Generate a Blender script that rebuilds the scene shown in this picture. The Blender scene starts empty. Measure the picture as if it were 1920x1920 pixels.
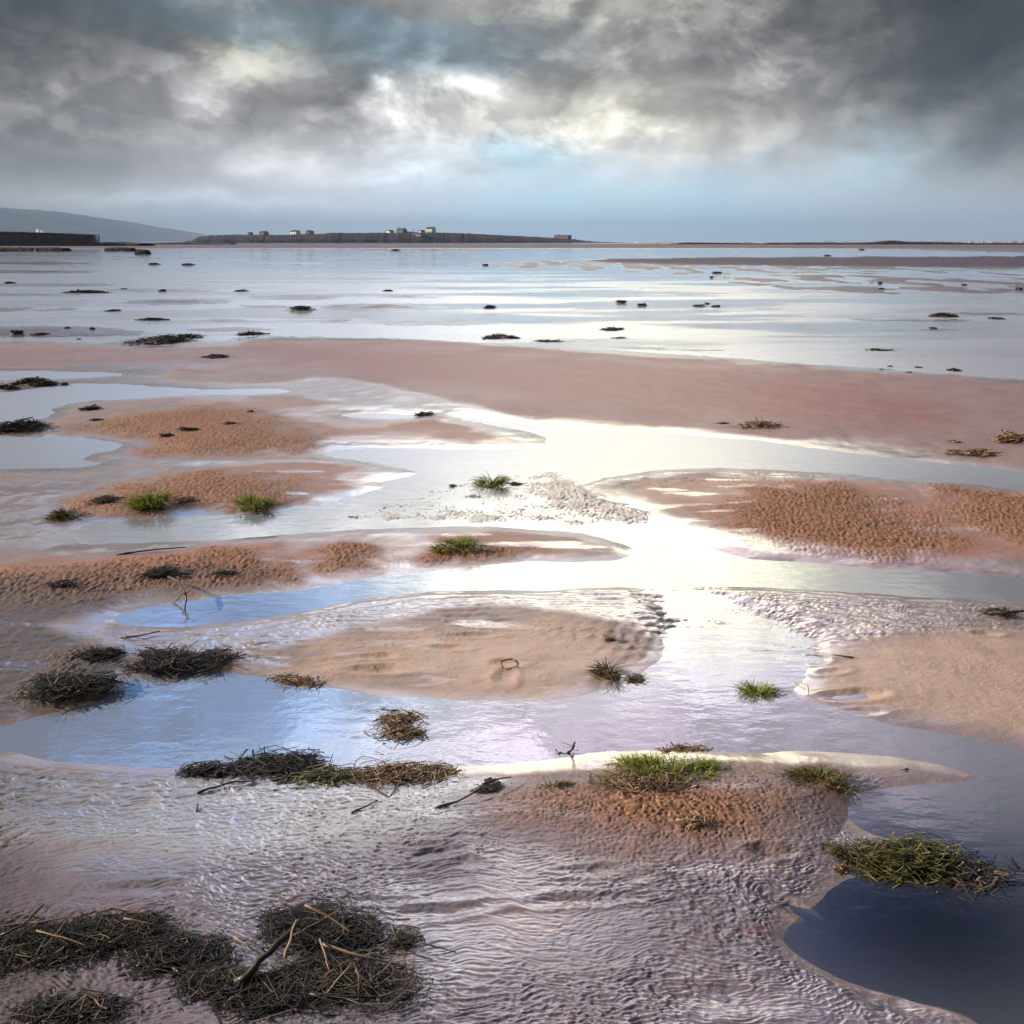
import bpy, math, random
import numpy as np
R = math.radians
rnd = random.Random(11)
sc = bpy.context.scene
col = sc.collection

# ------------------------------------------------------------------ camera
F = 1844.0            # focal length in pixels of the 1920 px picture
HC = 1.6              # eye height above the water
HOR = 452.0
P = math.atan((960 - HOR) / F)
SP, CP = math.sin(P), math.cos(P)
cam_d = bpy.data.cameras.new('camera'); cam = bpy.data.objects.new('camera', cam_d); col.objects.link(cam)
cam_d.sensor_width = 36; cam_d.lens = F / 1920 * 36; cam_d.clip_start = 0.05; cam_d.clip_end = 60000
cam.location = (0, 0, HC); cam.rotation_euler = (math.pi / 2 - P, 0, 0)
sc.camera = cam
EXPO = 1.05
sc.view_settings.view_transform = 'Standard'; sc.view_settings.look = 'None'
sc.view_settings.exposure = EXPO; sc.view_settings.gamma = 1; sc.view_settings.use_curve_mapping = False

def ray(u, v):
    a = (u - 960) / F; b = -(v - 960) / F
    return np.array([a, CP + b * SP, -SP + b * CP])
def g(u, v, z=0.0):
    """picture position -> point on the level ground"""
    d = ray(u, max(v, HOR + .6)); t = (HC - z) / (-d[2])
    return d[0] * t, d[1] * t
def to_px(x, y):
    y = np.maximum(y, 0.7)
    depth = y * CP + HC * SP
    up = y * SP - HC * CP
    return 960 + F * x / depth, 960 - F * up / depth
def azel(u, v):
    d = ray(u, v); return math.atan2(d[0], d[1]), math.atan2(d[2], math.hypot(d[0], d[1]))

# ------------------------------------------------------------------ noise
def _hash(ix, iy, seed):
    h = (ix.astype(np.int64) * 374761393 + iy.astype(np.int64) * 668265263 + seed * 974711) & 0xffffffff
    h = ((h ^ (h >> 13)) * 1274126177) & 0xffffffff
    h = (h ^ (h >> 16)) & 0xffffffff
    return h.astype(np.float64) * (2 * math.pi / 4294967296.0)
def pn(x, y, seed=0):
    x0 = np.floor(x); y0 = np.floor(y); fx = x - x0; fy = y - y0
    ux = fx * fx * fx * (fx * (fx * 6 - 15) + 10); uy = fy * fy * fy * (fy * (fy * 6 - 15) + 10)
    def c(dx, dy):
        a = _hash(x0 + dx, y0 + dy, seed)
        return np.cos(a) * (fx - dx) + np.sin(a) * (fy - dy)
    a = c(0, 0); b = c(1, 0); p = c(0, 1); q = c(1, 1)
    return ((a * (1 - ux) + b * ux) * (1 - uy) + (p * (1 - ux) + q * ux) * uy) * 1.5
def fbm(x, y, seed=0, octv=4, gain=.5):
    s = 0; a = 1; f = 1; t = 0
    for i in range(octv):
        s = s + a * pn(x * f + i * 7.3, y * f - i * 3.1, seed + i); t += a; a *= gain; f *= 2.03
    return s / t
def sst(x, a, b):
    t = np.clip((x - a) / (b - a), 0, 1); return t * t * (3 - 2 * t)

# ------------------------------------------------------------------ the terrain sheet
NS = 1010
s_in = np.linspace(-.60, .60, NS)
s_out = np.concatenate([.60 * np.exp(np.linspace(0.004, 1.05, 190)), .60 * np.exp(np.linspace(1.1, 3.2, 14))])
S = np.concatenate([-s_out[::-1], s_in, s_out])
vr = np.concatenate([np.linspace(2120, 1950, 60)[:-1], np.arange(1950, 520, -1.45), np.arange(520, 453.5, -.9)])
ys = []
for v in vr:
    ys.append(g(960, v)[1])
ys = np.array(ys)
near = np.linspace(-14, ys[0], 40)[:-1]
far = ys[-1] * np.exp(np.linspace(0, math.log(11000 / ys[-1]), 24))[1:]
Y = np.concatenate([near, ys, far])
NX, NY = len(S), len(Y)
SX, YY = np.meshgrid(S, Y)
XX = np.clip(SX * np.maximum(YY + 0.35, 1.3), -8000, 8000) + SX * .01
PU, PV = to_px(XX, YY)
D = np.hypot(XX, np.maximum(YY, 1.0))

# coarse lattice for distance fields, then bilinear back to full size
ri = np.unique(np.concatenate([np.arange(0, NY, 3), [NY - 1]])); ci = np.unique(np.concatenate([np.arange(0, NX, 3), [NX - 1]]))
cx = XX[np.ix_(ri, ci)]; cy = YY[np.ix_(ri, ci)]; cu = PU[np.ix_(ri, ci)]; cv = PV[np.ix_(ri, ci)]
def up(a):
    t = np.empty((NY, a.shape[1]))
    rr = np.arange(NY)
    i = np.clip(np.searchsorted(ri, rr, side='right') - 1, 0, len(ri) - 2); w = (rr - ri[i]) / (ri[i + 1] - ri[i])
    t = a[i] * (1 - w)[:, None] + a[i + 1] * w[:, None]
    cc = np.arange(NX)
    j = np.clip(np.searchsorted(ci, cc, side='right') - 1, 0, len(ci) - 2); w = (cc - ci[j]) / (ci[j + 1] - ci[j])
    return t[:, j] * (1 - w)[None] + t[:, j + 1] * w[None]
def smooth_poly(pts, n=1):
    for _ in range(n):
        o = []
        for k in range(len(pts)):
            a = pts[k]; b = pts[(k + 1) % len(pts)]
            o.append((a[0] * .75 + b[0] * .25, a[1] * .75 + b[1] * .25)); o.append((a[0] * .25 + b[0] * .75, a[1] * .25 + b[1] * .75))
        pts = o
    return pts
def sdf_raw(px, py, pts):
    """negative inside"""
    dd = np.full(px.shape, 1e18); ins = np.zeros(px.shape, bool)
    n = len(pts)
    for k in range(n):
        ax, ay = pts[k]; bx, by = pts[(k + 1) % n]
        ex, ey = bx - ax, by - ay; L = ex * ex + ey * ey + 1e-12
        wx = px - ax; wy = py - ay
        t = np.clip((wx * ex + wy * ey) / L, 0, 1)
        dd = np.minimum(dd, (wx - ex * t) ** 2 + (wy - ey * t) ** 2)
        if ay != by:
            c = ((ay > py) != (by > py)) & (px < (bx - ax) * (py - ay) / (by - ay) + ax)
            ins ^= c
    r = np.sqrt(dd)
    return np.where(ins, -r, r)
def wsd(pts, n=1):
    q = [g(u, v) for u, v in smooth_poly(pts, n)]
    return up(sdf_raw(cx, cy, q))
def zone(pts, feather, n=1, warp=0.6, seed=1):
    """0..1 zone with soft ragged edge, feather in picture pixels"""
    q = smooth_poly(pts, n)
    d = up(sdf_raw(cu, cv * 1.6, [(a, b * 1.6) for a, b in q]))
    d = d + NZ[seed % len(NZ)] * feather * warp * 2
    return 1 - sst(d, -feather, feather)
def ell(u, v, a, b, n=14, skew=0):
    return [(u + a * math.cos(t) , v + b * math.sin(t) + skew * math.cos(t)) for t in [2 * math.pi * k / n for k in range(n)]]

NZ = [fbm(XX * .9, YY * .9, 3, 5), fbm(XX * 2.2 + 5, YY * 2.2, 9, 5), fbm(XX * .25, YY * .25, 17, 5), fbm(XX * 5.1 + 2, YY * 5.1, 23, 4)]

# ---- open water, traced (picture px) and laid on the ground
water = []
water.append([(-1500, 466), (3400, 466), (3400, 790), (1920, 712), (1600, 688), (1300, 666), (1000, 648), (760, 634), (600, 631), (500, 630), (420, 640), (330, 652), (150, 642), (0, 640), (-1500, 640)])
water.append([(-500, 694), (0, 695), (150, 696), (318, 702), (200, 707), (90, 713), (0, 711), (-500, 712)])
water.append([(-500, 745), (0, 740), (60, 728), (150, 716), (260, 722), (400, 732), (500, 727), (560, 733), (500, 738), (330, 742), (240, 748), (160, 752), (95, 765), (100, 778), (60, 790), (0, 793), (-500, 800)])
water.append([(-500, 812), (0, 815), (60, 822), (120, 816), (180, 825), (250, 838), (150, 857), (215, 872), (100, 881), (0, 878), (-500, 885)])
water.append([(620, 776), (720, 774), (800, 780), (740, 787), (650, 782)])
# main creek from the right
water.append([(830, 780), (1000, 797), (1200, 807), (1450, 829), (1700, 861), (1920, 886), (2600, 960), (2600, 1010), (1920, 917), (1700, 900), (1450, 880), (1320, 876), (1200, 884), (1090, 905), (1075, 925), (1130, 945), (1205, 962), (1225, 985), (1290, 1012), (1330, 1030), (1400, 1049), (1550, 1060), (1750, 1072), (1920, 1080), (2600, 1150), (2600, 1190), (1920, 1128),
              (1600, 1112), (1280, 1095), (1000, 1106), (800, 1112), (660, 1130), (500, 1160), (360, 1174), (250, 1176), (203, 1163), (240, 1145), (340, 1128), (480, 1112), (590, 1103), (700, 1080), (880, 1062), (1000, 1052), (1150, 1056), (1200, 1042), (1180, 1020), (1100, 1000), (1000, 990), (850, 987), (700, 992), (400, 1012), (200, 1024), (130, 1024), (145, 980), (280, 972), (480, 964), (600, 948), (690, 925), (722, 915), (700, 903), (790, 889), (740, 873), (640, 858), (588, 850), (640, 843), (760, 838), (900, 845), (1010, 838), (1030, 822), (960, 805)])
# lower pool with its arms
water.append([(-400, 1380), (0, 1365), (60, 1345), (140, 1328), (200, 1300), (280, 1264), (380, 1255), (440, 1262), (520, 1276), (620, 1291), (720, 1306), (900, 1315), (1030, 1316), (1120, 1297), (1190, 1272), (1245, 1235), (1262, 1195), (1330, 1180), (1450, 1195), (1505, 1215), (1520, 1245), (1505, 1275), (1475, 1300), (1560, 1322), (1640, 1350), (1750, 1366), (1850, 1385), (1920, 1402), (2300, 1500), (2600, 1950), (2300, 2200), (2000, 2060),
              (1840, 1922), (1784, 1897), (1687, 1873), (1590, 1842), (1526, 1808), (1481, 1779), (1466, 1752), (1526, 1700), (1570, 1655), (1640, 1640), (1700, 1640), (1780, 1600), (1700, 1580), (1640, 1562), (1590, 1535), (1592, 1505), (1640, 1478), (1750, 1468), (1860, 1462), (1700, 1420), (1550, 1408), (1400, 1413), (1280, 1402), (1130, 1408), (1000, 1428), (850, 1440), (600, 1450), (450, 1441), (330, 1440), (200, 1437), (60, 1425), (0, 1411), (-400, 1380)])
m = np.full(XX.shape, 1e9)
for w in water:
    m = np.minimum(m, wsd(w, 2))
# low bars showing through the far shallows
bars = [ell(90, 622, 190, 9), ell(560, 558, 110, 5), ell(760, 556, 60, 4), ell(700, 576, 130, 7), ell(330, 566, 120, 6), ell(100, 534, 150, 4), ell(60, 553, 110, 3),
        ell(500, 575, 80, 4), ell(300, 545, 130, 3), ell(230, 600, 0.1, .1), ell(430, 617, 80, 4), ell(300, 645, 110, 8), ell(640, 601, 35, 3.5), ell(800, 606, 120, 5), ell(420, 601, 45, 3.5),
        ell(1700, 600, 150, 2.5, skew=3), ell(1440, 578, 70, 1.3, skew=1.5), ell(1260, 655, 150, 2.5, skew=5), ell(880, 578, 70, 1.6), ell(0, 580, 150, 4), ell(160, 655, 180, 8),
        ell(60, 510, 100, 3), ell(120, 500, 80, 2.5), ell(430, 488, 60, 2), ell(20, 493, 120, 2.5), ell(560, 493, 90, 2), ell(1850, 587, 90, 3), ell(1750, 618, 100, 1.5), ell(1080, 640, 60, 2)]
for b in bars:
    m = np.maximum(m, -wsd(b, 0))
# the far sandy shore under the island
m = np.maximum(m, -wsd([(-1500, 458.5), (200, 458.5), (1000, 457), (3400, 458), (3400, 460.5), (1900, 461), (1000, 464.5), (300, 463.5), (-1500, 463)], 0))
edge_n = NZ[0] * .010 + NZ[1] * .007 + NZ[3] * .0035 + fbm(XX * 12, YY * 9, 96, 3) * .0016
m = m + edge_n * D * np.where(PV < 640, 2.2, 1.0) + np.where((PV < 636) & (PV > 470), NZ[2] * .018 * D, 0)
Hh = .018 + .0006 * np.minimum(D, 60)
z = np.where(m > 0, Hh * (1 - np.exp(-np.maximum(m, 0) / ((.025 + .06 * sst(NZ[0] - NZ[2], -.3, .4)) * D))), -(.022 + .0005 * np.minimum(D, 200)) * (1 - np.exp(np.minimum(m, 0) / (.05 * D))))
z = np.where(PV < 457.0, -.35, z)
FILM = zone([(1200, 1085), (1330, 1095), (1440, 1120), (1530, 1180), (1500, 1235), (1270, 1230), (1235, 1160)], 34, 1, 1.0, 1)
inland = sst(m, 0.0, .03 * D)

# ---- grainy, weed-stained mounds
mounds = [([(98, 802), (220, 780), (350, 764), (450, 765), (560, 793), (618, 830), (592, 850), (480, 861), (320, 862), (250, 852), (240, 836), (190, 818), (120, 812)], .02, .5),
          ([(100, 968), (118, 947), (170, 925), (260, 904), (350, 886), (430, 881), (500, 895), (560, 915), (612, 938), (580, 947), (500, 962), (400, 968), (250, 970), (150, 979)], .025, .4),
          ([(1300, 966), (1380, 935), (1420, 920), (1480, 908), (1600, 913), (1680, 942), (1750, 985), (1850, 1035), (1700, 1062), (1500, 1042), (1400, 1010)], .02, .5),
          ([(1700, 905), (1920, 921), (2300, 950), (2300, 1090), (1920, 1045), (1830, 1010), (1760, 960)], .025, .5),
          ([(560, 1065), (575, 1035), (640, 1018), (715, 1025), (742, 1050), (735, 1073), (680, 1084), (600, 1090)], .022, .22),
          ([(768, 1062), (790, 1035), (850, 1018), (930, 1020), (1000, 1035), (1010, 1048), (880, 1062), (790, 1068)], .022, .22),
          ([(-300, 1080), (0, 1072), (150, 1062), (280, 1040), (420, 1025), (520, 1035), (560, 1060), (585, 1095), (480, 1110), (330, 1125), (200, 1140), (100, 1140), (0, 1130), (-300, 1150)], .025, .35),
          ([(60, 1240), (150, 1222), (220, 1235), (230, 1290), (150, 1330), (40, 1345), (20, 1300)], .02, .15),
          ([(265, 1235), (330, 1225), (430, 1240), (430, 1258), (330, 1262), (275, 1255)], .015, .1),
          ([(880, 1500), (960, 1478), (1080, 1462), (1180, 1450), (1300, 1448), (1450, 1462), (1560, 1468), (1600, 1490), (1590, 1540), (1550, 1600), (1380, 1640), (1150, 1630), (1000, 1590), (900, 1550)], .035, .22)]
grain = np.zeros(XX.shape)
for k, (pts, A, L) in enumerate(mounds):
    q = -wsd(pts, 2)
    z = z + np.where(q > 0, A * (1 - np.exp(-np.maximum(q, 0) / L)), 0)
    q2 = q / (.02 * D) + NZ[1] * 2.2 + NZ[3] * 1.6 + NZ[0] * 1.0
    fe = 2.6 if k == 9 else 1.0
    grain = np.maximum(grain, sst(q2, -1.3 * fe, 2.4 * fe))
# stony shallows in the middle channel: stones just breaking the film
stip = zone([(648, 972), (700, 950), (840, 908), (950, 880), (1060, 880), (1085, 925), (1180, 955), (1240, 982), (1100, 986), (900, 976), (720, 977)], 14, 2, .6, 3)

# ---- zones
pink = zone([(420, 655), (700, 648), (1000, 662), (1350, 690), (1700, 730), (1800, 800), (1600, 812), (1300, 785), (1050, 770), (850, 740), (650, 700)], 60, 1, .3, 2)
pink2 = zone([(-300, 650), (3000, 650), (3000, 880), (1920, 875), (1700, 850), (1200, 800), (850, 775), (640, 720), (300, 695), (-300, 690)], 18, 1, .5, 1)
pinkb = np.maximum.reduce([zone([(240, 752), (500, 748), (700, 775), (980, 818), (900, 835), (640, 842), (560, 770)], 14), zone([(380, 882), (600, 868), (680, 880), (690, 905), (610, 935), (500, 890)], 14),
                           zone([(1160, 915), (1300, 890), (1700, 905), (1920, 925), (2300, 950), (2300, 1080), (1920, 1060), (1600, 1050), (1380, 1010), (1300, 970)], 22), zone([(0, 1050), (400, 1025), (700, 1003), (950, 1000), (1060, 1030), (1020, 1048), (800, 1060), (560, 1090), (0, 1140)], 18)])
tan = zone([(520, 1262), (640, 1225), (850, 1190), (1050, 1172), (1150, 1200), (1190, 1245), (1110, 1290), (1000, 1312), (850, 1308), (700, 1295), (560, 1275)], 52, 2, .9, 1)
tan2 = zone([(1560, 1230), (1700, 1190), (2300, 1190), (2300, 1420), (1920, 1390), (1700, 1345), (1560, 1310)], 40, 2, .5, 1)
mudl = zone([(-600, 1100), (0, 1100), (260, 1120), (180, 1160), (60, 1180), (250, 1215), (230, 1280), (120, 1330), (0, 1362), (-600, 1500)], 26, 1, .6, 1)
cream = zone([(860, 1450), (1000, 1428), (1250, 1406), (1600, 1412), (1850, 1440), (1600, 1440), (1350, 1432), (1150, 1440), (980, 1462)], 12, 1, .8, 3)
sheen = np.maximum.reduce([
    zone([(500, 722), (620, 700), (760, 730), (900, 765), (1020, 790), (860, 790), (700, 768), (560, 748)], 18, 1, .6, 1),
    zone([(-300, 920), (60, 905), (240, 880), (330, 880), (150, 925), (100, 960), (150, 990), (130, 1030), (-300, 1045)], 22, 1, .5, 1),
    zone([(230, 862), (400, 870), (620, 862), (780, 890), (640, 868), (400, 880), (260, 872)], 7, 1, .5, 1),
    zone([(1180, 990), (1300, 980), (1420, 1010), (1700, 1045), (1920, 1050), (1920, 1085), (1500, 1060), (1300, 1020)], 20, 1, .6, 1),
    zone([(80, 1175), (260, 1160), (480, 1160), (660, 1125), (1280, 1092), (1920, 1118), (2400, 1160), (2400, 1220), (1900, 1185), (1550, 1215), (1500, 1290), (1260, 1280), (1230, 1190), (1000, 1140), (760, 1160), (560, 1215), (430, 1250), (260, 1240), (160, 1215)], 26, 1, .6, 1),
    zone([(-300, 1425), (60, 1430), (330, 1445), (600, 1455), (860, 1445), (1000, 1470), (880, 1500), (640, 1520), (560, 1580), (420, 1600), (200, 1580), (-300, 1600)], 36, 1, .8, 1),
    zone([(1560, 1560), (1640, 1565), (1700, 1585), (1560, 1600), (1450, 1610), (1480, 1580)], 18),
    zone([(1440, 1740), (1500, 1780), (1600, 1840), (1800, 1900), (2000, 1990), (1750, 1925), (1580, 1860), (1480, 1810)], 12),
    cream])
fore = sst(PV + NZ[0] * 500 * sst(np.abs(SX), .56, .75), 1445, 1475) * inland * np.where(PU < 1700, 1, 1)
streak_far = zone([(900, 479), (3000, 476), (3000, 575), (1900, 560), (1500, 550), (1200, 520), (900, 505)], 12, 1, .3, 2) * (PV < 600)
streak_left = (1 - sst(PV, 480, 540)) * sst(PV, 466, 470)

# ---- fine relief
def warp(x, y, a, f, s):
    return x + a * pn(x * f, y * f, s), y + a * pn(x * f + 31, y * f - 17, s + 1)
wx, wy = warp(XX, YY, .035, 4.0, 40)
wx, wy = warp(wx, wy, .010, 17.0, 44)
ang = NZ[0] * .35 + .06
ca, sa = np.cos(ang * .5), np.sin(ang * .5)
rx = wx * ca + wy * sa; ry = -wx * sa + wy * ca
ridge = 1 - np.abs(pn(rx * 20, ry * 78, 50)) * 2.7
ridge = np.clip(ridge, -1, 1)
ridge2 = 1 - np.abs(pn(rx * 45 + 4, ry * 120, 51)) * 2.4
dimple = 1 - np.abs(pn(wx * 72, wy * 84, 52)) * 2.6
gr_mid = fbm(XX * 62, YY * 27, 58, 2) + .25 * fbm(XX * 18, YY * 9, 59, 2)
dimple2 = pn(XX * 85, YY * 85, 53)
clod = fbm(XX * 26, YY * 26, 54, 3)
patch = sst(fbm(XX * 1.3 + 9, YY * 2.2, 60, 4), -.28, .22)
fade = 1 - sst(D, 7, 16)
side = 1 - sst(np.abs(SX), 1.3, 1.7)
ripA = side * fore * (1 - grain * .8) * (.35 + .65 * patch) + (tan + tan2) * (.10 + .25 * patch) * (.5 + .5 * sst(NZ[1], -.2, .3))
z = z + ripA * (.0027 * np.maximum(ridge, -.3) ** 1 + .0016 * ridge2 + .0010 * dimple2)
z = z + grain * fore * (.0030 * dimple + .0012 * dimple2 + .0018 * clod)
z = z + grain * (1 - fore) * fade * (.0085 * gr_mid + .0012 * dimple) * inland
z = z + stip * (.0150 + .011 * pn(XX * 62, YY * 26, 77) + .007 * pn(XX * 9, YY * 7, 78))
z = z + mudl * inland * .006 * clod
# shore-parallel terraces left by the falling water
terr = np.sin(m * 2 * math.pi / (.016 * D) + NZ[1] * 3 + NZ[0] * 3) * np.exp(-np.maximum(m, 0) / (.09 * D)) * (m > 0)
tz = zone([(150, 1180), (480, 1160), (700, 1118), (1280, 1092), (2300, 1120), (2300, 1215), (1900, 1185), (1500, 1215), (1400, 1185), (1200, 1190), (900, 1160), (500, 1240), (300, 1235)], 18) + zone([(1080, 905), (1300, 870), (1700, 895), (1500, 910), (1200, 930), (1100, 950)], 14) + zone([(-200, 1430), (330, 1445), (600, 1455), (400, 1520), (-200, 1530)], 20)
tz = tz + zone([(420, 1240), (600, 1180), (850, 1130), (1150, 1130), (1260, 1180), (1240, 1240), (1150, 1230), (1000, 1200), (760, 1215), (560, 1262)], 40, 1, .8, 1)
tz = np.clip(tz, 0, 1) * (.55 + .45 * sst(NZ[1], -.3, .3))
z = z + side * tz * inland * .0028 * terr
longr = np.sin((YY + .16 * NZ[0] + .09 * NZ[1] + .03 * NZ[3] + .02 * XX) * 2 * math.pi / .075) * sst(fbm(XX * 1.1, YY * 3.0, 71, 3), -.2, .3)
z = z + side * tz * inland * (.0030 * longr + .002 * ridge)
z = z * (1 - FILM) + FILM * (-.0035 + .0045 * longr + .0030 * ridge + .004 * NZ[1])
# gentle swell over all land, foot-sized scrapes and hollows
z = z + inland * (.004 * NZ[1] * np.clip(D / 4, .6, 2) + .003 * NZ[3] * sst(PV, 700, 900))
for (u, v, a, b, dep, rot) in [(820, 1615, .05, .022, .012, .3), (860, 1628, .045, .02, .01, -.2), (1130, 1642, .07, .02, .012, .1), (1180, 1655, .05, .02, .01, .1), (1465, 1695, .09, .02, .014, -.6),
        (1450, 1608, .05, .02, .016, 0), (785, 1598, .05, .012, .01, 0), (1600, 1308, .09, .03, .02, .1), (950, 1250, .05, .03, .014, 0), (945, 1275, .03, .05, .01, 0), (720, 1262, .10, .025, .02, 0), (690, 1240, .07, .02, .012, 0),
        (840, 1222, .07, .02, .012, 0), (640, 1245, .05, .015, .01, 0), (880, 1200, .08, .02, .012, 0), (1190, 1510, .02, .02, .01, 0), (1530, 1240, .04, .03, .012, .4), (1560, 1262, .05, .02, .01, .2), (1850, 1195, .05, .02, .012, 0),
        (1620, 1335, .06, .02, .01, 0), (830, 1720, .10, .02, .012, .15), (700, 1700, .07, .015, .008, 0), (1100, 1700, .12, .02, .01, .1), (1300, 1880, .14, .03, .012, -.2), (250, 1680, .1, .02, .008, 0), (1700, 1895, .08, .02, .01, -.3)]:
    gx, gy = g(u, v); c, s = math.cos(rot), math.sin(rot)
    dx = (XX - gx) * c + (YY - gy) * s; dy = -(XX - gx) * s + (YY - gy) * c
    dx = dx + .03 * NZ[1] + .02 * NZ[3]; dy = dy + .022 * NZ[3] + .02 * NZ[1]
    r2 = (dx / a) ** 2 + (dy / b) ** 2 + NZ[3] * .8
    z = z - dep * .55 * np.exp(-r2) + dep * .25 * np.exp(-(np.sqrt(np.maximum(r2, 0)) - 1.7) ** 2 * 3)
# far shallows: drying ridges of mud, long across the view
fs = fbm(XX * .05, YY * .035, 80, 5)
fs2 = fbm(XX * .55, YY * .22, 81, 4)
lowf = (PV > 465) & (PV < 600)
z = np.where(lowf & (m < 0), z * (1 - streak_far) + streak_far * (-.004 + .060 * fs2 + .035 * fs), z)
sl = np.clip(streak_left * (1 - streak_far), 0, 1)
z = np.where(lowf & (m < 0), z * (1 - sl) + sl * (-.020 + .070 * fs2 + .04 * fs), z)
bank = zone([(1080, 488), (1300, 484), (1500, 482), (3000, 477), (3000, 503), (1920, 502), (1500, 499), (1200, 495)], 3, 1, .6, 2) * (PV < 520)
z = z + bank * .07
bl_ = zone([(-900, 493), (300, 491), (120, 497), (-900, 500)], 3, 1, .8, 2) * (PV < 520) + zone([(-900, 505), (230, 508), (90, 513), (-900, 514)], 3, 1, .8, 2) * (PV < 530)
z = z + bl_ * .05

# ---- surface fields used by the material
Lw = (.022 + .075 * sst(NZ[0] + .5 * NZ[2], -.25, .45)) * D
rill = fbm(XX * 1.6, YY * 7.0, 95, 4)
wet = np.exp(-(np.maximum(m, 0) / Lw) ** 1.3) * 1.0 + .35 * rill * np.exp(-np.maximum(m, 0) / (.09 * D))
wet = np.where(m < 0, 1, wet)
wet = np.maximum(wet, sheen * (.86 + .25 * NZ[1]))
wet = np.maximum(wet, .75 * sst(rill, .02, .3) * inland * (PV > 880))
wet = wet * (1 - .85 * pink) * (1 - .50 * tan) * (1 - .45 * tan2)
wet = np.maximum(wet, fore * (.62 + .45 * NZ[1]) * np.clip((PU - 0) / 300, .35, 1) * (1 - grain * .5))
wet = np.maximum(wet, np.where(PV < 640, .30, 0))
wet = np.where((m < 0) & (PV > 466) & (PV < 640) & (z > 0), .30, wet)
wet = np.maximum(wet, .34 + .2 * NZ[0] * (1 - pink))
wet = np.clip(wet * (1 - .72 * grain) * (1 - .5 * stip), 0, 1)
C = np.zeros(XX.shape + (3,)); C[:] = (.29, .225, .225)
def lay(c, mask):
    global C
    C = C * (1 - mask[..., None]) + np.array(c) * mask[..., None]
lay((.25, .155, .18), np.clip(pink2 * .6, 0, 1))
lay((.25, .105, .095), pink * .95)
lay((.34, .18, .145), np.clip(pinkb * .9, 0, 1))
lay((.50, .36, .29), np.clip(tan + tan2 * .85, 0, 1) * .9)
lay((.085, .085, .135), (PV < 640) * .85)
lay((.055, .045, .085), np.clip(bank + bl_, 0, 1))
wet = wet * (1 - .85 * np.clip(bank + bl_, 0, 1))
fs_ = ((PV < 465.5) & (PV > 456)) * 1.0
lay((.13, .10, .12), fs_ * .95)
wet = wet * (1 - .9 * fs_)
lay((.13, .10, .13), stip * .9)
lay((.50, .42, .36), cream * .6)
lay((.36, .205, .11), grain * fore * .5)
lay((.29, .135, .068), grain * .88 * (1 - mudl * .6))
lay((.15, .135, .205), fore * (1 - grain) * .8)
lay((.06, .05, .055), mudl * .8)
lay((.07, .06, .07), zone([(-900, 1400), (0, 1420), (60, 1560), (90, 1700), (260, 1960), (300, 2300), (-900, 2300)], 120, 1, .6, 2) * .75)  # near left corner darkened: vignette shade painted into the sand colour
lay((.15, .10, .09), zone([(-300, 1100), (0, 1085), (250, 1075), (480, 1070), (560, 1095), (330, 1125), (0, 1145), (-300, 1150)], 16) * .6)
lay((.22, .10, .08), sst(fbm(XX * 3.1, YY * 4.2, 90, 4), .18, .38) * fore * .4)
lay((.42, .44, .50), zone([(-300, 1432), (60, 1436), (330, 1448), (600, 1460), (860, 1450), (960, 1475), (800, 1540), (620, 1600), (420, 1640), (150, 1620), (-300, 1580)], 60, 1, .8, 1) * fore * (.45 + .5 * patch) * np.clip((PU + 100) / 300, .3, 1))  # sky sheen painted into the near left sand as a paler colour
mz = zone([(-900, 1400), (-40, 1420), (40, 1560), (90, 1700), (260, 1960), (300, 2300), (-900, 2300)], 120, 1, .6, 2)
wet = wet * (1 - 1.0 * mz)
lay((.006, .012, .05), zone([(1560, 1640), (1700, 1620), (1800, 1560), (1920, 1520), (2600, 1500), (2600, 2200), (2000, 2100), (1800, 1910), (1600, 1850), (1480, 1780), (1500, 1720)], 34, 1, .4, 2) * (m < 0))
lay((.40, .30, .28), (m < 0) * zone([(-300, 1370), (300, 1250), (700, 1300), (1280, 1180), (1520, 1220), (1900, 1400), (2300, 1500), (1900, 1560), (1600, 1520), (1500, 1420), (700, 1450), (-300, 1430)], 20) * .9)
lay((.50, .44, .38), (m < 0) * (PV > 820) * (PV < 1190) * .8)
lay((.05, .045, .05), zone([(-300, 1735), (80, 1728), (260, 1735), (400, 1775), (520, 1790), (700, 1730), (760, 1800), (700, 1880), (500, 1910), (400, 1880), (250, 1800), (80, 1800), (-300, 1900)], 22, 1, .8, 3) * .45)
C = C * (1 + .10 * NZ[1] + .10 * NZ[3])[..., None]
C = np.clip(C, .01, .9)

def grid_mesh(name, X, Yy, Z):
    ny, nx = X.shape
    me = bpy.data.meshes.new(name)
    co = np.stack([X, Yy, Z], -1).reshape(-1, 3).astype(np.float32)
    idx = np.arange(nx * ny).reshape(ny, nx)
    f = np.stack([idx[:-1, :-1], idx[:-1, 1:], idx[1:, 1:], idx[1:, :-1]], -1).reshape(-1, 4)
    me.vertices.add(len(co)); me.vertices.foreach_set('co', co.ravel())
    me.loops.add(f.size); me.loops.foreach_set('vertex_index', f.ravel().astype(np.int32))
    me.polygons.add(len(f)); me.polygons.foreach_set('loop_start', (np.arange(len(f)) * 4).astype(np.int32))
    me.polygons.foreach_set('use_smooth', np.ones(len(f), bool))
    me.update(calc_edges=True)
    return me
me = grid_mesh('sand', XX, YY, z)
def attr(nm, a):
    t = me.attributes.new(nm, 'FLOAT', 'POINT'); t.data.foreach_set('value', a.astype(np.float32).ravel())
gz = sst(PV, 1700, 1740) * (1 - sst(PU, 250, 420))
wet = wet * (1 - .7 * gz)
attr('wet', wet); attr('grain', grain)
t = me.attributes.new('sand_colour', 'FLOAT_COLOR', 'POINT')
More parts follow.
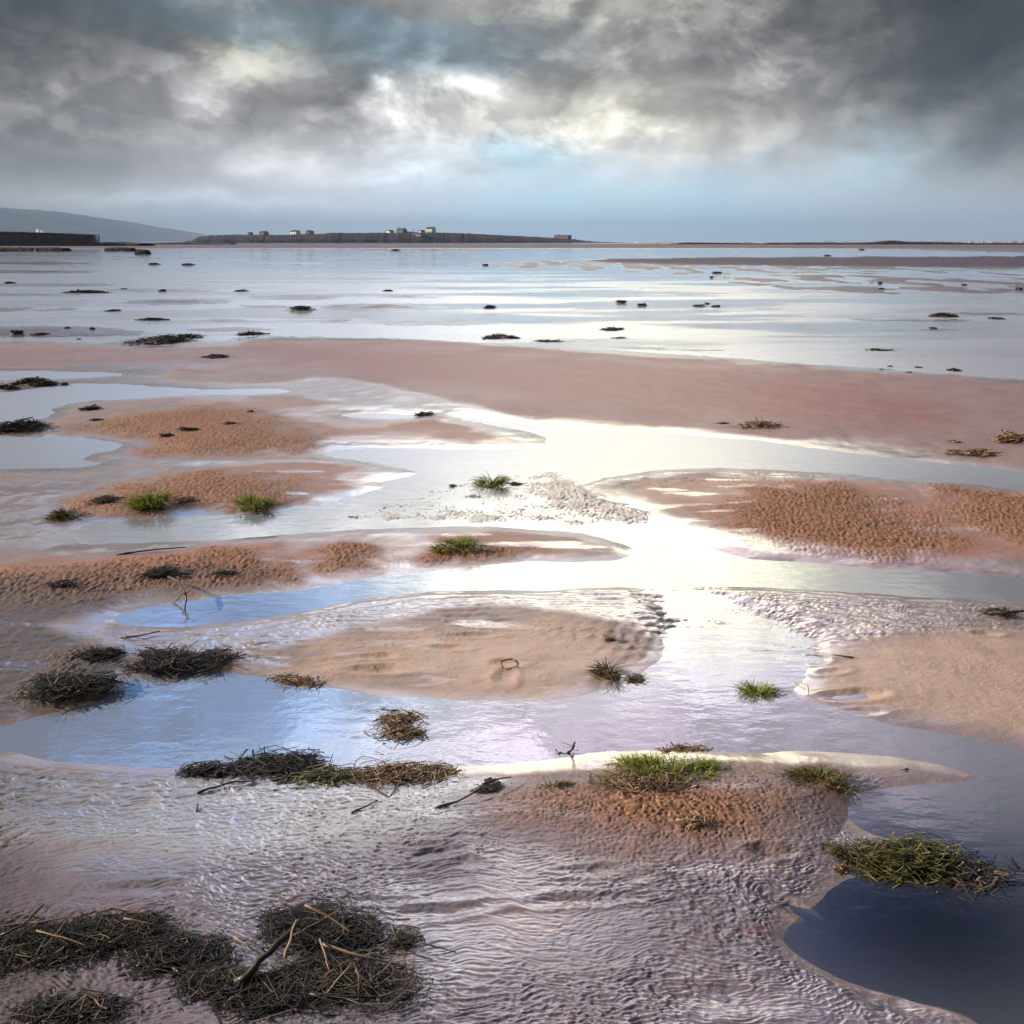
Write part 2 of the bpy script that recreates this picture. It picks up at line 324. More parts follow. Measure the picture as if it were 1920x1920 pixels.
t.data.foreach_set('color', np.concatenate([C, np.ones(XX.shape + (1,))], -1).astype(np.float32).ravel())
ground = bpy.data.objects.new('ground', me); col.objects.link(ground); ground['kind'] = 'structure'
ground['label'] = 'wet rippled tidal sand with brown mounds and shallow channels'

def zat(x, y):
    j = int(np.clip(np.searchsorted(Y, y), 1, NY - 1)); s = x / max(y + .35, 1.3)
    i = int(np.clip(np.searchsorted(S, s), 1, NX - 1))
    return float(z[j, i])

# ------------------------------------------------------------------ node helper
class E:
    def __init__(s, nt, sock): s.nt = nt; s.o = sock
    def _m(s, op, *a):
        n = s.nt.nodes.new('ShaderNodeMath'); n.operation = op
        for i, v in enumerate((s,) + a):
            if isinstance(v, E): s.nt.links.new(v.o, n.inputs[i])
            else: n.inputs[i].default_value = v
        return E(s.nt, n.outputs[0])
    def __add__(s, o): return s._m('ADD', o)
    __radd__ = __add__
    def __mul__(s, o): return s._m('MULTIPLY', o)
    __rmul__ = __mul__
    def __sub__(s, o): return s._m('SUBTRACT', o)
    def __rsub__(s, o): return (s * -1.0) + o
    def __truediv__(s, o): return s._m('DIVIDE', o)
    def exp(s): return s._m('EXPONENT')
    def clamp(s): 
        r = s._m('ADD', 0.0); r.o.node.use_clamp = True; return r
    def step(s, a, b):
        n = s.nt.nodes.new('ShaderNodeMapRange'); n.interpolation_type = 'SMOOTHSTEP'
        s.nt.links.new(s.o, n.inputs[0]); n.inputs[1].default_value = a; n.inputs[2].default_value = b
        return E(s.nt, n.outputs[0])
def noise(nt, vec, scale, detail=4, rough=.5, dist=0):
    n = nt.nodes.new('ShaderNodeTexNoise'); n.inputs['Scale'].default_value = scale; n.inputs['Detail'].default_value = detail
    n.inputs['Roughness'].default_value = rough; n.inputs['Distortion'].default_value = dist
    nt.links.new(vec, n.inputs['Vector']); return E(nt, n.outputs['Fac'])
def mixc(nt, a, b, f):
    n = nt.nodes.new('ShaderNodeMix'); n.data_type = 'RGBA'
    for v, k in ((f, 0), (a, 6), (b, 7)):
        if isinstance(v, E): nt.links.new(v.o, n.inputs[k])
        elif k == 0: n.inputs[0].default_value = v
        else: n.inputs[k].default_value = (*v, 1)
    return E(nt, n.outputs[2])
def comb(nt, a, b, c=0.0):
    n = nt.nodes.new('ShaderNodeCombineXYZ')
    for i, v in enumerate((a, b, c)):
        if isinstance(v, E): nt.links.new(v.o, n.inputs[i])
        else: n.inputs[i].default_value = v
    return n.outputs[0]
def new_mat(nm):
    m_ = bpy.data.materials.new(nm); m_.use_nodes = True
    return m_, m_.node_tree, m_.node_tree.nodes['Principled BSDF']

# ------------------------------------------------------------------ sky
SUN_AZ, SUN_EL = R(-84), R(21)     # azimuth from the view direction (+Y), to the right positive
w = bpy.data.worlds.new('World'); sc.world = w; w.use_nodes = True
nt = w.node_tree; nt.nodes.clear()
tc = nt.nodes.new('ShaderNodeTexCoord')
sep = nt.nodes.new('ShaderNodeSeparateXYZ'); nt.links.new(tc.outputs['Generated'], sep.inputs[0])
dx, dy, dz = (E(nt, sep.outputs[i]) for i in range(3))
az0 = dx._m('ARCTAN2', dy); el0 = dz._m('ARCSINE')
el0 = el0._m('MAXIMUM', 0.0)
bp = comb(nt, az0 * 1.0, el0 * 1.55, dy * .15)
wn1 = noise(nt, bp, 7.5, 5, .62); 
bp2 = comb(nt, az0 + 5.0, el0 * 1.55, dy * .15)
wn2 = noise(nt, bp2, 7.5, 5, .62)
az = az0 + (wn1 - .5) * .10
el = el0 + (wn2 - .5) * .075
def blob(caz, cel, sa_, se_):
    a = (az - caz) / sa_; b = (el - cel) / se_
    return ((a * a + b * b) * -1.0).exp()
def pxblob(u, v, su, sv):
    a, e = azel(u, v); return blob(a, e, su / F, sv / F)
def rfblob(u, v, su, sv):           # unseen sky patch, added to tint the reflection at a place on the flats
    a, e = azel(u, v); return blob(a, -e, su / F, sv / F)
lit = comb(nt, az0 * 1.0 + .012, el0 * 1.55 - .016, dy * .15)
n_a = noise(nt, bp, 7.5, 5, .5, .25); n_b = noise(nt, lit, 7.5, 5, .5, .25)
emboss = (n_a - n_b)
n_c = noise(nt, bp, 15.0, 9, .58, .5); crisp = n_c.step(.47, .555)
n_d = noise(nt, comb(nt, az0 + 3.3, el0 * 1.7, dy * .15), 5.5, 9, .6, .3); crisp2 = n_d.step(.49, .55)
big = noise(nt, comb(nt, az0 * .8 + 2.2, el0 * 2.2 + 1.0, dy * .2), 5.0, 4, .5)
a_n = az0 / R(27)
L = (a_n * a_n) * -.78 + (-.88)
L = L._m('MAXIMUM', -2.3)
elf = el0.step(R(2.0), R(7.5))
L = L + (big - .5) * (elf * 1.7) + emboss * (elf * 3.2 + .2) + (n_a - .5) * (elf * .6) + (crisp - .5) * (elf * .26) + (crisp2 - .45) * (elf * .42)
L = L + (1.0 - elf) * .92 + el0.step(R(11.9), R(14.2)) * (1.0 - el0.step(R(40), R(60))) * ((az0 / R(40)) * (az0 / R(40)) * -1.0).exp() * 1.6  # last term: extra brightness added above the frame to lift the reflections
for (u, v, su, sv, a) in [(480, 95, 95, 42, .8), (370, 205, 60, 50, .8), (715, 155, 34, 24, 1.1), (745, 215, 55, 40, .6), (935, 150, 50, 26, .9), (1000, 205, 140, 45, .55), (1185, 213, 28, 22, .6), (1110, 240, 55, 28, .5),
        (1400, 200, 230, 70, .4), (990, 72, 100, 22, -.6), (1200, 20, 170, 35, .0), (1120, 40, 90, 50, -.5), (330, 45, 55, 28, -.45), (660, 125, 55, 30, -.5), (100, 140, 140, 70, -.15), (180, 300, 260, 36, -.35), (640, 215, 70, 40, -.35), (860, 190, 50, 40, -.25),
        (1780, 140, 190, 90, -.55), (1870, 260, 100, 55, -.55), (1650, 295, 90, 26, .3), (760, 330, 140, 14, .3), (500, 300, 110, 20, .4), (60, -10, 380, 90, -1.4), (1900, -10, 320, 130, -1.4), (1900, 150, 120, 120, -.35), (0, 200, 120, 200, -.2), (300, 372, 300, 12, .25), (1350, 90, 150, 30, -.3), (1000, 420, 500, 40, .15), (1250, 260, 500, 90, .25), (350, 180, 350, 90, .15)]:
    L = L + pxblob(u, v, su, sv) * a
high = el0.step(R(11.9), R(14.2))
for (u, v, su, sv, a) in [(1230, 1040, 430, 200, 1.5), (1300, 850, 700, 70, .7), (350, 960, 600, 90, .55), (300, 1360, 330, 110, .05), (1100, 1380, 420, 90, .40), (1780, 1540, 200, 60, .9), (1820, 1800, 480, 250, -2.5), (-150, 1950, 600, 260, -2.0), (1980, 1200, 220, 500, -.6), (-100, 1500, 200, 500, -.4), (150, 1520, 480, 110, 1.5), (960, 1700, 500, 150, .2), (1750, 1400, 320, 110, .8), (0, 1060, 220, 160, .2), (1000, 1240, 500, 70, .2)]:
    L = L + rfblob(u, v, su, sv) * high * a  # bright and dark patches invented above the frame to shape the reflections
L = L._m('MINIMUM', 1.5)
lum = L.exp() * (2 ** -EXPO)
# hue: grey cloud, blue gaps, warm veil; rfblob tints are added for the reflections
sky = nt.nodes.new('ShaderNodeTexSky'); sky.sky_type = 'NISHITA'; sky.sun_disc = False
sky.sun_elevation = SUN_EL; sky.sun_rotation = SUN_AZ; sky.air_density = 1.2; sky.dust_density = 1.0
blue = 0.0
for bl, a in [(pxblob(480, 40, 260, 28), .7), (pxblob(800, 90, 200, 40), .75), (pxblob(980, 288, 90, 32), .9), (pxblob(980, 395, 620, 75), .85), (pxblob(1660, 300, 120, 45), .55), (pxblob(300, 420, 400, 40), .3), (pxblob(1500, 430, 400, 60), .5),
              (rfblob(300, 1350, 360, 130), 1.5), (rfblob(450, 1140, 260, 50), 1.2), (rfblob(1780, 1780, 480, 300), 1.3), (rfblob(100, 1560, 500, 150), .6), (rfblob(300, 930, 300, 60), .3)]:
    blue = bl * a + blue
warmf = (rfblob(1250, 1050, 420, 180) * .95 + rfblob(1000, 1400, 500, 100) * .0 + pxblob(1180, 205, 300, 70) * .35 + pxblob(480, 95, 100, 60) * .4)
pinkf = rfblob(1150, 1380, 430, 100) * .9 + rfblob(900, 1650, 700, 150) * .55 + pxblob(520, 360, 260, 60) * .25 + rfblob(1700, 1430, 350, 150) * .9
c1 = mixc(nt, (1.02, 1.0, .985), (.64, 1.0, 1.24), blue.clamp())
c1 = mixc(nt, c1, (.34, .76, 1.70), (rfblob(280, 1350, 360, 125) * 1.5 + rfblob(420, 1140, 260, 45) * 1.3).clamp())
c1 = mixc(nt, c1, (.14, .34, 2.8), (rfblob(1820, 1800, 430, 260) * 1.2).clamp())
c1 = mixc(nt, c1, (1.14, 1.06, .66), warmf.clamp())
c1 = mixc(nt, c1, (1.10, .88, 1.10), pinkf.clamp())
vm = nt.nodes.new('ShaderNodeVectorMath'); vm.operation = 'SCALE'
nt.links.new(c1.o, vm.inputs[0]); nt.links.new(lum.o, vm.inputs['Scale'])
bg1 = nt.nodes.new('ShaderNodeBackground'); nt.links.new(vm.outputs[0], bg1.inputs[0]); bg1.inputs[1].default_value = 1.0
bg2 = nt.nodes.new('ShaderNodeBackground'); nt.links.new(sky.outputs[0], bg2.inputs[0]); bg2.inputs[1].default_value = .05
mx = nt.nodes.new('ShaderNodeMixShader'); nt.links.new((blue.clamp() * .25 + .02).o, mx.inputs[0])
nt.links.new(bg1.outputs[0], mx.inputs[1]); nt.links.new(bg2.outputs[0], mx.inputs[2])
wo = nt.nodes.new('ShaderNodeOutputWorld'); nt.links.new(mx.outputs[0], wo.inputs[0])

sd = bpy.data.lights.new('sun', 'SUN'); so = bpy.data.objects.new('sun', sd); col.objects.link(so)
sd.energy = 3.6; sd.angle = R(.6); sd.color = (1.0, .84, .66)
from mathutils import Vector
sv_ = Vector((math.sin(SUN_AZ) * math.cos(SUN_EL), math.cos(SUN_AZ) * math.cos(SUN_EL), math.sin(SUN_EL)))
so.rotation_euler = sv_.to_track_quat('Z', 'Y').to_euler(); so.location = (-30, 5, 30)

# ------------------------------------------------------------------ ground and water materials
gm, nt, bs = new_mat('wet_sand')
def at_(nm, fac=True):
    n = nt.nodes.new('ShaderNodeAttribute'); n.attribute_name = nm; return E(nt, n.outputs['Fac' if fac else 'Color'])
geo = nt.nodes.new('ShaderNodeNewGeometry'); pos = geo.outputs['Position']
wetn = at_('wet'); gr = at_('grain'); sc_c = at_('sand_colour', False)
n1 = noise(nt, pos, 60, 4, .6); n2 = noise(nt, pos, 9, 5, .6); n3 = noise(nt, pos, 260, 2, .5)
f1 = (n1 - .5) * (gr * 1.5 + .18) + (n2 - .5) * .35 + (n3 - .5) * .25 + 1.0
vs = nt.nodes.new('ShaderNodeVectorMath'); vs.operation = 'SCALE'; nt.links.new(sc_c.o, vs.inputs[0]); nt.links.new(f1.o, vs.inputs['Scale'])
n4 = noise(nt, pos, 26, 3, .7)
dk = n4.step(.52, .60) * gr * .75
cc = mixc(nt, E(nt, vs.outputs[0]), (.09, .055, .03), dk)
mpx = nt.nodes.new('ShaderNodeMapping'); mpx.inputs['Scale'].default_value = (1, 2.2, 1); nt.links.new(pos, mpx.inputs[0])
n5 = noise(nt, mpx.outputs[0], 34, 2, .5); n6 = noise(nt, mpx.outputs[0], 2.2, 6, .68)
cc = mixc(nt, cc, (.05, .04, .035), n5.step(.735, .765) * .8)
cc = mixc(nt, cc, (.16, .11, .105), n6.step(.50, .72) * .35)
nt.links.new(cc.o, bs.inputs['Base Color'])
ro = (wetn * -.55 + .80 + (n2 - .5) * .15).clamp()
nt.links.new(ro.o, bs.inputs['Roughness']); bs.inputs['IOR'].default_value = 1.45
cw = wetn.step(.15, .85)
nt.links.new(cw.o, bs.inputs['Coat Weight']); bs.inputs['Coat IOR'].default_value = 2.25
cr = (wetn * -.34 + .44 + (n2 - .5) * .08)._m('MAXIMUM', .07)
nt.links.new(cr.o, bs.inputs['Coat Roughness'])
bm = nt.nodes.new('ShaderNodeBump'); bm.inputs['Distance'].default_value = .004; bm.inputs['Strength'].default_value = .7
n7 = noise(nt, mpx.outputs[0], 16, 6, .62)
nt.links.new((n1 * (gr * 1.2 + .30) + n3 * .30 + n7 * 1.6).o, bm.inputs['Height']); nt.links.new(bm.outputs[0], bs.inputs['Normal'])
me.materials.append(gm)

wm_, nt, bs = new_mat('shallow_water')
out = nt.nodes['Material Output']; nt.nodes.remove(bs)
df = nt.nodes.new('ShaderNodeBsdfDiffuse'); df.inputs[0].default_value = (.62, .72, .90, 1)
tr = nt.nodes.new('ShaderNodeBsdfTransparent'); tr.inputs[0].default_value = (.93, .94, .95, 1)
gl = nt.nodes.new('ShaderNodeBsdfGlossy'); gl.inputs['Roughness'].default_value = .035; gl.inputs[0].default_value = (.96, .97, 1, 1)
fr = nt.nodes.new('ShaderNodeFresnel'); fr.inputs[0].default_value = 2.3
geo = nt.nodes.new('ShaderNodeNewGeometry')
mp = nt.nodes.new('ShaderNodeMapping'); mp.inputs['Scale'].default_value = (1, 1.6, 1); nt.links.new(geo.outputs['Position'], mp.inputs[0])
wv = noise(nt, mp.outputs[0], 9, 3, .5) ; wv2 = noise(nt, mp.outputs[0], .8, 3, .5); wv3 = noise(nt, mp.outputs[0], 55, 2, .5)
sp = nt.nodes.new('ShaderNodeSeparateXYZ'); nt.links.new(geo.outputs['Position'], sp.inputs[0])
yw = E(nt, sp.outputs[1])                     # sheltered pools are glassy, the open water is wind-ruffled
rgh = yw.step(4.5, 7.5) * .24 + yw.step(6.5, 9.0) * .08 - yw.step(9.5, 16.0) * .09 - yw.step(22.0, 70.0) * .17 + .03
mw = nt.nodes.new('ShaderNodeMapping'); mw.inputs['Scale'].default_value = (.10, .30, 1); nt.links.new(geo.outputs['Position'], mw.inputs[0])
wind = noise(nt, mw.outputs[0], 1.0, 6, .62)
rgh = rgh * (1.0 - yw.step(10.0, 22.0) * wind.step(.46, .58) * .62)
nt.links.new(rgh.o, gl.inputs['Roughness'])
bm = nt.nodes.new('ShaderNodeBump'); bm.inputs['Distance'].default_value = .004; bm.inputs['Strength'].default_value = .35
nt.links.new((wv + wv2 * 3.0 + wv3 * .12).o, bm.inputs['Height'])
for n_ in (gl, fr): nt.links.new(bm.outputs[0], n_.inputs['Normal'])
ms = nt.nodes.new('ShaderNodeMixShader'); nt.links.new(fr.outputs[0], ms.inputs[0]); ms0 = nt.nodes.new('ShaderNodeMixShader'); nt.links.new(tr.outputs[0], ms0.inputs[1]); nt.links.new(df.outputs[0], ms0.inputs[2]); ms0.inputs[0].default_value = .3
ddx = (E(nt, sp.outputs[0]) - 1.020000) / .75; ddy = (E(nt, sp.outputs[1]) - 2.050000) / .55
clr = 1.0 - ((ddx * ddx + ddy * ddy) * -1.0).exp()
nt.links.new((clr * (yw.step(5.0, 7.0) * .18 + yw.step(10.0, 17.0) * .22 + .30) + .015).o, ms0.inputs[0])   # silt: the deep corner pool is clear
nt.links.new(ms0.outputs[0], ms.inputs[1]); nt.links.new(gl.outputs[0], ms.inputs[2])
nt.links.new(ms.outputs[0], out.inputs[0])
wy_ = np.concatenate([[-14], np.linspace(0, 20, 11), 20 * np.exp(np.linspace(.3, math.log(11000 / 20), 14))])
ws = np.linspace(-18, 18, 25)
WS, WY = np.meshgrid(ws, wy_)
wme = grid_mesh('water', np.clip(WS * np.maximum(WY + .35, 1.3) * .99, -7990, 7990) + WS * .01, WY, np.zeros(WS.shape))
wme.materials.append(wm_)
wo_ = bpy.data.objects.new('water', wme); col.objects.link(wo_); wo_['kind'] = 'structure'; wo_['label'] = 'shallow still tidal water reflecting the sky'
print('terrain', NX * NY)
# ================================================================== OBJECTS
def obj(name, verts, faces, mat, parent=None, tint=None, smooth=False, loc=None):
    me_ = bpy.data.meshes.new(name); me_.from_pydata([tuple(v) for v in verts], [], faces)
    if tint is not None:
        a = me_.attributes.new('tint', 'FLOAT', 'POINT'); a.data.foreach_set('value', np.array(tint, np.float32))
    if smooth: me_.polygons.foreach_set('use_smooth', np.ones(len(faces), bool))
    me_.materials.append(mat); me_.update()
    o = bpy.data.objects.new(name, me_); col.objects.link(o)
    if parent: o.parent = parent
    if loc is not None: o.location = loc
    return o
def empty(name, loc, label, cat, group=None):
    o = bpy.data.objects.new(name, None); col.objects.link(o); o.location = loc; o.empty_display_size = .05
    tag(o, label, cat, group); return o
def tag(o, label, cat, group=None):
    o['label'] = label; o['category'] = cat
    if group: o['group'] = group

def blade_mat(nm, cols, rough=.6, coat=0.0):
    m_, nt, bs = new_mat(nm)
    a = nt.nodes.new('ShaderNodeAttribute'); a.attribute_name = 'tint'
    cr = nt.nodes.new('ShaderNodeValToRGB'); nt.links.new(a.outputs['Fac'], cr.inputs[0])
    el_ = cr.color_ramp.elements
    while len(el_) < len(cols): el_.new(.5)
    for i, c in enumerate(cols): el_[i].position = i / (len(cols) - 1); el_[i].color = (*c, 1)
    g_ = nt.nodes.new('ShaderNodeNewGeometry'); nn = noise(nt, g_.outputs['Position'], 90, 3)
    v_ = nt.nodes.new('ShaderNodeVectorMath'); v_.operation = 'SCALE'; nt.links.new(cr.outputs[0], v_.inputs[0]); nt.links.new((nn * .9 + .55).o, v_.inputs['Scale'])
    nt.links.new(v_.outputs[0], bs.inputs['Base Color']); bs.inputs['Roughness'].default_value = rough
    bs.inputs['Coat Weight'].default_value = coat; bs.inputs['Coat Roughness'].default_value = .2
    return m_
MAT = {'grass': blade_mat('grass_green', [(.05, .10, .012), (.13, .22, .02), (.32, .34, .03), (.55, .42, .10)]),
       'olive': blade_mat('grass_olive', [(.035, .045, .012), (.08, .09, .02), (.19, .16, .05), (.36, .27, .12)]),
       'straw': blade_mat('straw', [(.09, .05, .025), (.24, .15, .08), (.40, .29, .17), (.60, .48, .33)]),
       'weed': blade_mat('weed_dark', [(.006, .006, .007), (.012, .011, .011), (.03, .024, .018), (.30, .22, .14)], .55, .0),
       'drift': blade_mat('driftwood', [(.02, .016, .014), (.05, .04, .032), (.12, .09, .065), (.24, .18, .12)], .6, .2)}
def mud_mat(nm, c1, c2, sc_=40):
    m_, nt, bs = new_mat(nm)
    g_ = nt.nodes.new('ShaderNodeNewGeometry'); n_ = noise(nt, g_.outputs['Position'], sc_, 5, .65)
    c_ = mixc(nt, c1, c2, n_.step(.4, .62)); nt.links.new(c_.o, bs.inputs['Base Color']); bs.inputs['Roughness'].default_value = .55
    b_ = nt.nodes.new('ShaderNodeBump'); b_.inputs['Strength'].default_value = .8; b_.inputs['Distance'].default_value = .01
    nt.links.new(n_.o, b_.inputs['Height']); nt.links.new(b_.outputs[0], bs.inputs['Normal'])
    return m_
MUD = mud_mat('dark_mud', (.03, .024, .018), (.10, .07, .045))
MUDB = mud_mat('brown_mud', (.09, .055, .03), (.24, .14, .07))
MUDS = mud_mat('sandy_mud', (.20, .12, .07), (.34, .22, .13))

class Strands:
    """many thin three-sided strands gathered into one mesh"""
    def __init__(s): s.v = []; s.f = []; s.t = []
    def add(s, pts, r0, r1, tint, tip=0.0):
        n = len(pts); base = len(s.v)
        for i, p in enumerate(pts):
            p = np.array(p, float)
            d = np.array(pts[min(i + 1, n - 1)], float) - np.array(pts[max(i - 1, 0)], float)
            d /= np.linalg.norm(d) + 1e-9
            a = np.cross(d, (0, 0, 1.0)); 
            if np.linalg.norm(a) < .05: a = np.array((1.0, 0, 0))
            a /= np.linalg.norm(a); b = np.cross(a, d)
            r = r0 + (r1 - r0) * i / (n - 1)
            for k in range(3):
                w = 2 * math.pi * k / 3 + .5
                s.v.append(p + (a * math.cos(w) + b * math.sin(w)) * r); s.t.append(min(1, max(0, tint + tip * i / (n - 1))))
            if i:
                for k in range(3):
                    q = base + (i - 1) * 3; s.f.append((q + k, q + (k + 1) % 3, q + 3 + (k + 1) % 3, q + 3 + k))
        s.f.append((base + 2, base + 1, base)); q = base + (n - 1) * 3; s.f.append((q, q + 1, q + 2))

def mound_mesh(A, B, h, rg, seg=22, rings=7, rag=.25, res=None):
    vs = []; fs = []; ph = rg.random() * 99
    for i in range(rings + 1):
        r = i / rings
        for k in range(seg):
            t = 2 * math.pi * k / seg
            nz = 1 + rag * (math.sin(3 * t + ph) * .5 + math.sin(5 * t + ph * 2) * .35 + math.sin(9 * t + ph * 3) * .25)
            zz = h * (1 - r) ** .9 * (1 - .2 * r) * (1 + .25 * math.sin(7 * t + ph + r * 6) * r + rg.uniform(-.12, .12)) if i < rings else -h * .6 - .01
            vs.append((A * r * nz * math.cos(t), B * r * nz * math.sin(t), zz))
    for i in range(rings):
        for k in range(seg):
            a = i * seg + k; b = i * seg + (k + 1) % seg; fs.append((a, a + seg, b + seg, b))
    return vs, fs

def clump(name, u, v, wpx, dpx, h, style, label, cat, group=None, n=None, mound=.35, mat=None, mudm=None, rot=0, up=1.0, stem='blades', blen=1.0, lone=False, thick=1.0, sink=0.0):
    """(u,v) picture position of its middle, wpx wide, dpx deep on the ground, h metres tall"""
    rg = random.Random(hash((round(u), round(v))) % 99991 if False else int(u * 7 + v * 13))
    x, y = g(u, v); dist = math.hypot(x, y)
    if v < 720: h = h * (.34 if v > 560 else .26)
    elif v < 860: h = h * .6
    elif style == 'grass': h = h * .58
    else: h = h * .7
    A = wpx / 2 * math.hypot(dist, HC) / F
    y1 = g(u, v + dpx / 2)[1]; y0 = g(u, v - dpx / 2)[1]; B = max(min((y0 - y1) / 2, A * 1.6), A * .25)
    zb = max(zat(x, y), -.012) - .003 - sink
    root = empty(name, (x, y, zb), label, cat, group)
    pxm = math.hypot(dist, HC) / F * 1.875           # a render pixel in metres
    mh = h * mound
    if mound > 0:
        vs, fs = mound_mesh(A * (.8 if style == 'grass' else .95), B * .85, mh + .003, rg)
        c, s_ = math.cos(rot), math.sin(rot)
        obj('root_mound', [(a * c - b * s_, a * s_ + b * c, q) for a, b, q in vs], fs, mudm or MUD, root, smooth=True)
    st = Strands()
    if n is None: n = int(min(900, max(40, 130 + 5 * wpx))) if wpx > 30 else int(30 + wpx * 2)
    K = 3 + int(min(9, n / 90)) if n > 130 else 0; cen = [(rg.uniform(-.85, .85), rg.uniform(-.7, .7), rg.uniform(.08, .30)) for _ in range(K)] + [(0, 0, .45 if n > 70 else .26)]
    def place():
        while True:
            q = rg.choice(cen); a = rg.gauss(q[0], q[2]); b = rg.gauss(q[1], q[2])
            if a * a + b * b < 1.5: break
        lump = 1 - (a * a + b * b)
        px_, py_ = A * a, B * b
        c, s_ = math.cos(rot), math.sin(rot)
        return px_ * c - py_ * s_, px_ * s_ + py_ * c, max(0, lump) * mh, a, b
    for _ in range(n):
        px_, py_, pz, a, b = place()
        if style == 'grass':
            az_ = math.atan2(b, a) + rg.gauss(0, .9); L = h * rg.uniform(.35, 1.25) * blen * (1.1 - .35 * math.hypot(a, b)); lean = rg.uniform(.2, 1.3) + .5 * math.hypot(a, b)
            pts = []; 
            for i in range(5):
                t = i / 4; out_ = L * lean * t * t * .9 + L * .15 * t
                pts.append((px_ + math.cos(az_) * out_, py_ + math.sin(az_) * out_, pz + max(-.2 * h, L * (t - .38 * lean * t * t)) * up))
            st.add(pts, max(.0016, pxm * .40) * thick, max(.0005, pxm * .12), rg.random() ** 1.1 * .8, .15)
        else:
            az_ = rg.uniform(0, 2 * math.pi) if rg.random() < .55 else rg.gauss(0, .5) + (math.pi if rg.random() < .5 else 0) + rot
            L = rg.uniform(.25, .9) * min(A, .16 + A * .25) * blen * (1.5 if n <= 70 else 1)
            z0 = pz * .8 + rg.uniform(0, h * .5) * max(.1, 1 - .8 * math.hypot(a, b)); rise = rg.gauss(0, .16) * L * up if style == 'tangle' else rg.uniform(-.15, .45) * L * up
            bend = rg.gauss(0, .46) * L; kink = rg.gauss(0, .18) * L; pts = []
            for i in range(5):
                t = i / 4 - .5; q = bend * (1 - 4 * t * t) * .5 + kink * math.sin(t * 6.28)
                pts.append((px_ + math.cos(az_) * L * t - math.sin(az_) * q, py_ + math.sin(az_) * L * t + math.cos(az_) * q, max(.001, z0 + rise * t + rg.gauss(0, .03) * L)))
            st.add(pts, max(.0018, pxm * .38) * thick * rg.choice((.5, .7, .9, 1.1, 1.9)), max(.0008, pxm * .18), rg.random() ** 2.0, 0)
    bo = obj(stem, st.v, st.f, MAT[mat or ('grass' if style == 'grass' else 'weed')], root, tint=st.t)
    return root

def stick(name, pts_px, r, label, cat, mat='drift', lift=None, group=None, tint=.5, twigs=()):
    """a stick lying along picture points; each (u, v, height)"""
    P3 = []
    if mat == 'straw': r *= .62
    else: r *= .85
    for (u, v, hh) in pts_px:
        x, y = g(u, v, max(hh, 0)); P3.append(np.array((x, y, max(zat(x, y), -.004) + r * .6 + hh)))
    o0 = P3[0].copy()
    pts = []
    rg = random.Random(int(pts_px[0][0] * 3 + pts_px[0][1]))
    for i in range(len(P3) - 1):
        for k in range(3):
            t = k / 3; q = P3[i] * (1 - t) + P3[i + 1] * t - o0; pts.append(q + np.array([rg.gauss(0, r * .3), rg.gauss(0, r * .3), 0]))
    pts.append(P3[-1] - o0)
    vs = []; fs = []; ts = []
    K = 7
    for i, p in enumerate(pts):
        d = pts[min(i + 1, len(pts) - 1)] - pts[max(0, i - 1)]; d = d / (np.linalg.norm(d) + 1e-9)
        a = np.cross(d, (0, 0, 1.0)); a /= np.linalg.norm(a) + 1e-9; b = np.cross(a, d)
        rr = r * (1 - .45 * i / (len(pts) - 1)) * rg.uniform(.85, 1.15)
        for k in range(K):
            w_ = 2 * math.pi * k / K; vs.append(p + (a * math.cos(w_) + b * math.sin(w_)) * rr); ts.append(tint + rg.uniform(-.12, .12))
        if i:
            q = (i - 1) * K
            for k in range(K): fs.append((q + k, q + (k + 1) % K, q + K + (k + 1) % K, q + K + k))
    fs.append(tuple(range(K - 1, -1, -1))); q = (len(pts) - 1) * K; fs.append(tuple(q + k for k in range(K)))
    o = obj(name, vs, fs, MAT[mat], None, tint=ts, smooth=True, loc=o0)
    tag(o, label, cat, group)
    for (u0, v0, h0, u1, v1, h1) in twigs:
        a = np.array((*g(u0, v0, h0), h0 + .004)) - o0; b = np.array((*g(u1, v1, h1), h1 + .004)) - o0
        s_ = Strands(); mid = (a + b) / 2 + np.array([rg.gauss(0, r), rg.gauss(0, r), r]); s_.add([a, mid, b], r * .5, r * .25, tint)
        obj('twig', s_.v, s_.f, MAT[mat], o, tint=s_.t)
    return o

# ---------------- near and middle clumps
GT = 'grass tufts on the flats'; WD = 'weed clumps on the flats'; ST = 'straw litter on the flats'
cl = clump
cl('grass_tuft', 1240, 1462, 215, 46, .070, 'grass', 'largest bright green grass tuft, on the near orange-brown bank', 'grass tuft', GT, n=1000, mound=.5, mudm=MUDB)
cl('straw_litter', 1215, 1490, 150, 34, .035, 'tangle', 'yellow dead grass matted round dark holes below the bright green tuft', 'dead grass', ST, n=420, mat='straw', mound=.5, mudm=MUDB, stem='stems')
cl('grass_tuft', 1535, 1476, 125, 44, .055, 'grass', 'yellow-green grass tuft at the right tip of the near brown bank', 'grass tuft', GT, n=520, mat='olive', mound=.5, mudm=MUDB)
cl('grass_tuft', 1416, 1300, 78, 22, .075, 'grass', 'round green grass tuft standing alone in the pale lower pool', 'grass tuft', GT, n=330, mound=.35)
cl('grass_tuft', 1143, 1268, 58, 26, .085, 'grass', 'small yellow-green grass tuft on the right edge of the tan sandbank', 'grass tuft', GT, n=210, mat='olive', mound=.3, mudm=MUDS)
cl('straw_litter', 1190, 1274, 52, 20, .03, 'tangle', 'brown stalks beside the yellow-green tuft on the tan sandbank', 'dead grass', ST, n=60, mat='straw', mound=.2, mudm=MUDS, stem='stems')
cl('grass_tuft', 1143, 1207, 36, 10, .05, 'grass', 'thin straw sprig on a dark clod above the tan sandbank tuft', 'grass sprig', GT, n=26, mat='straw', mound=.35)
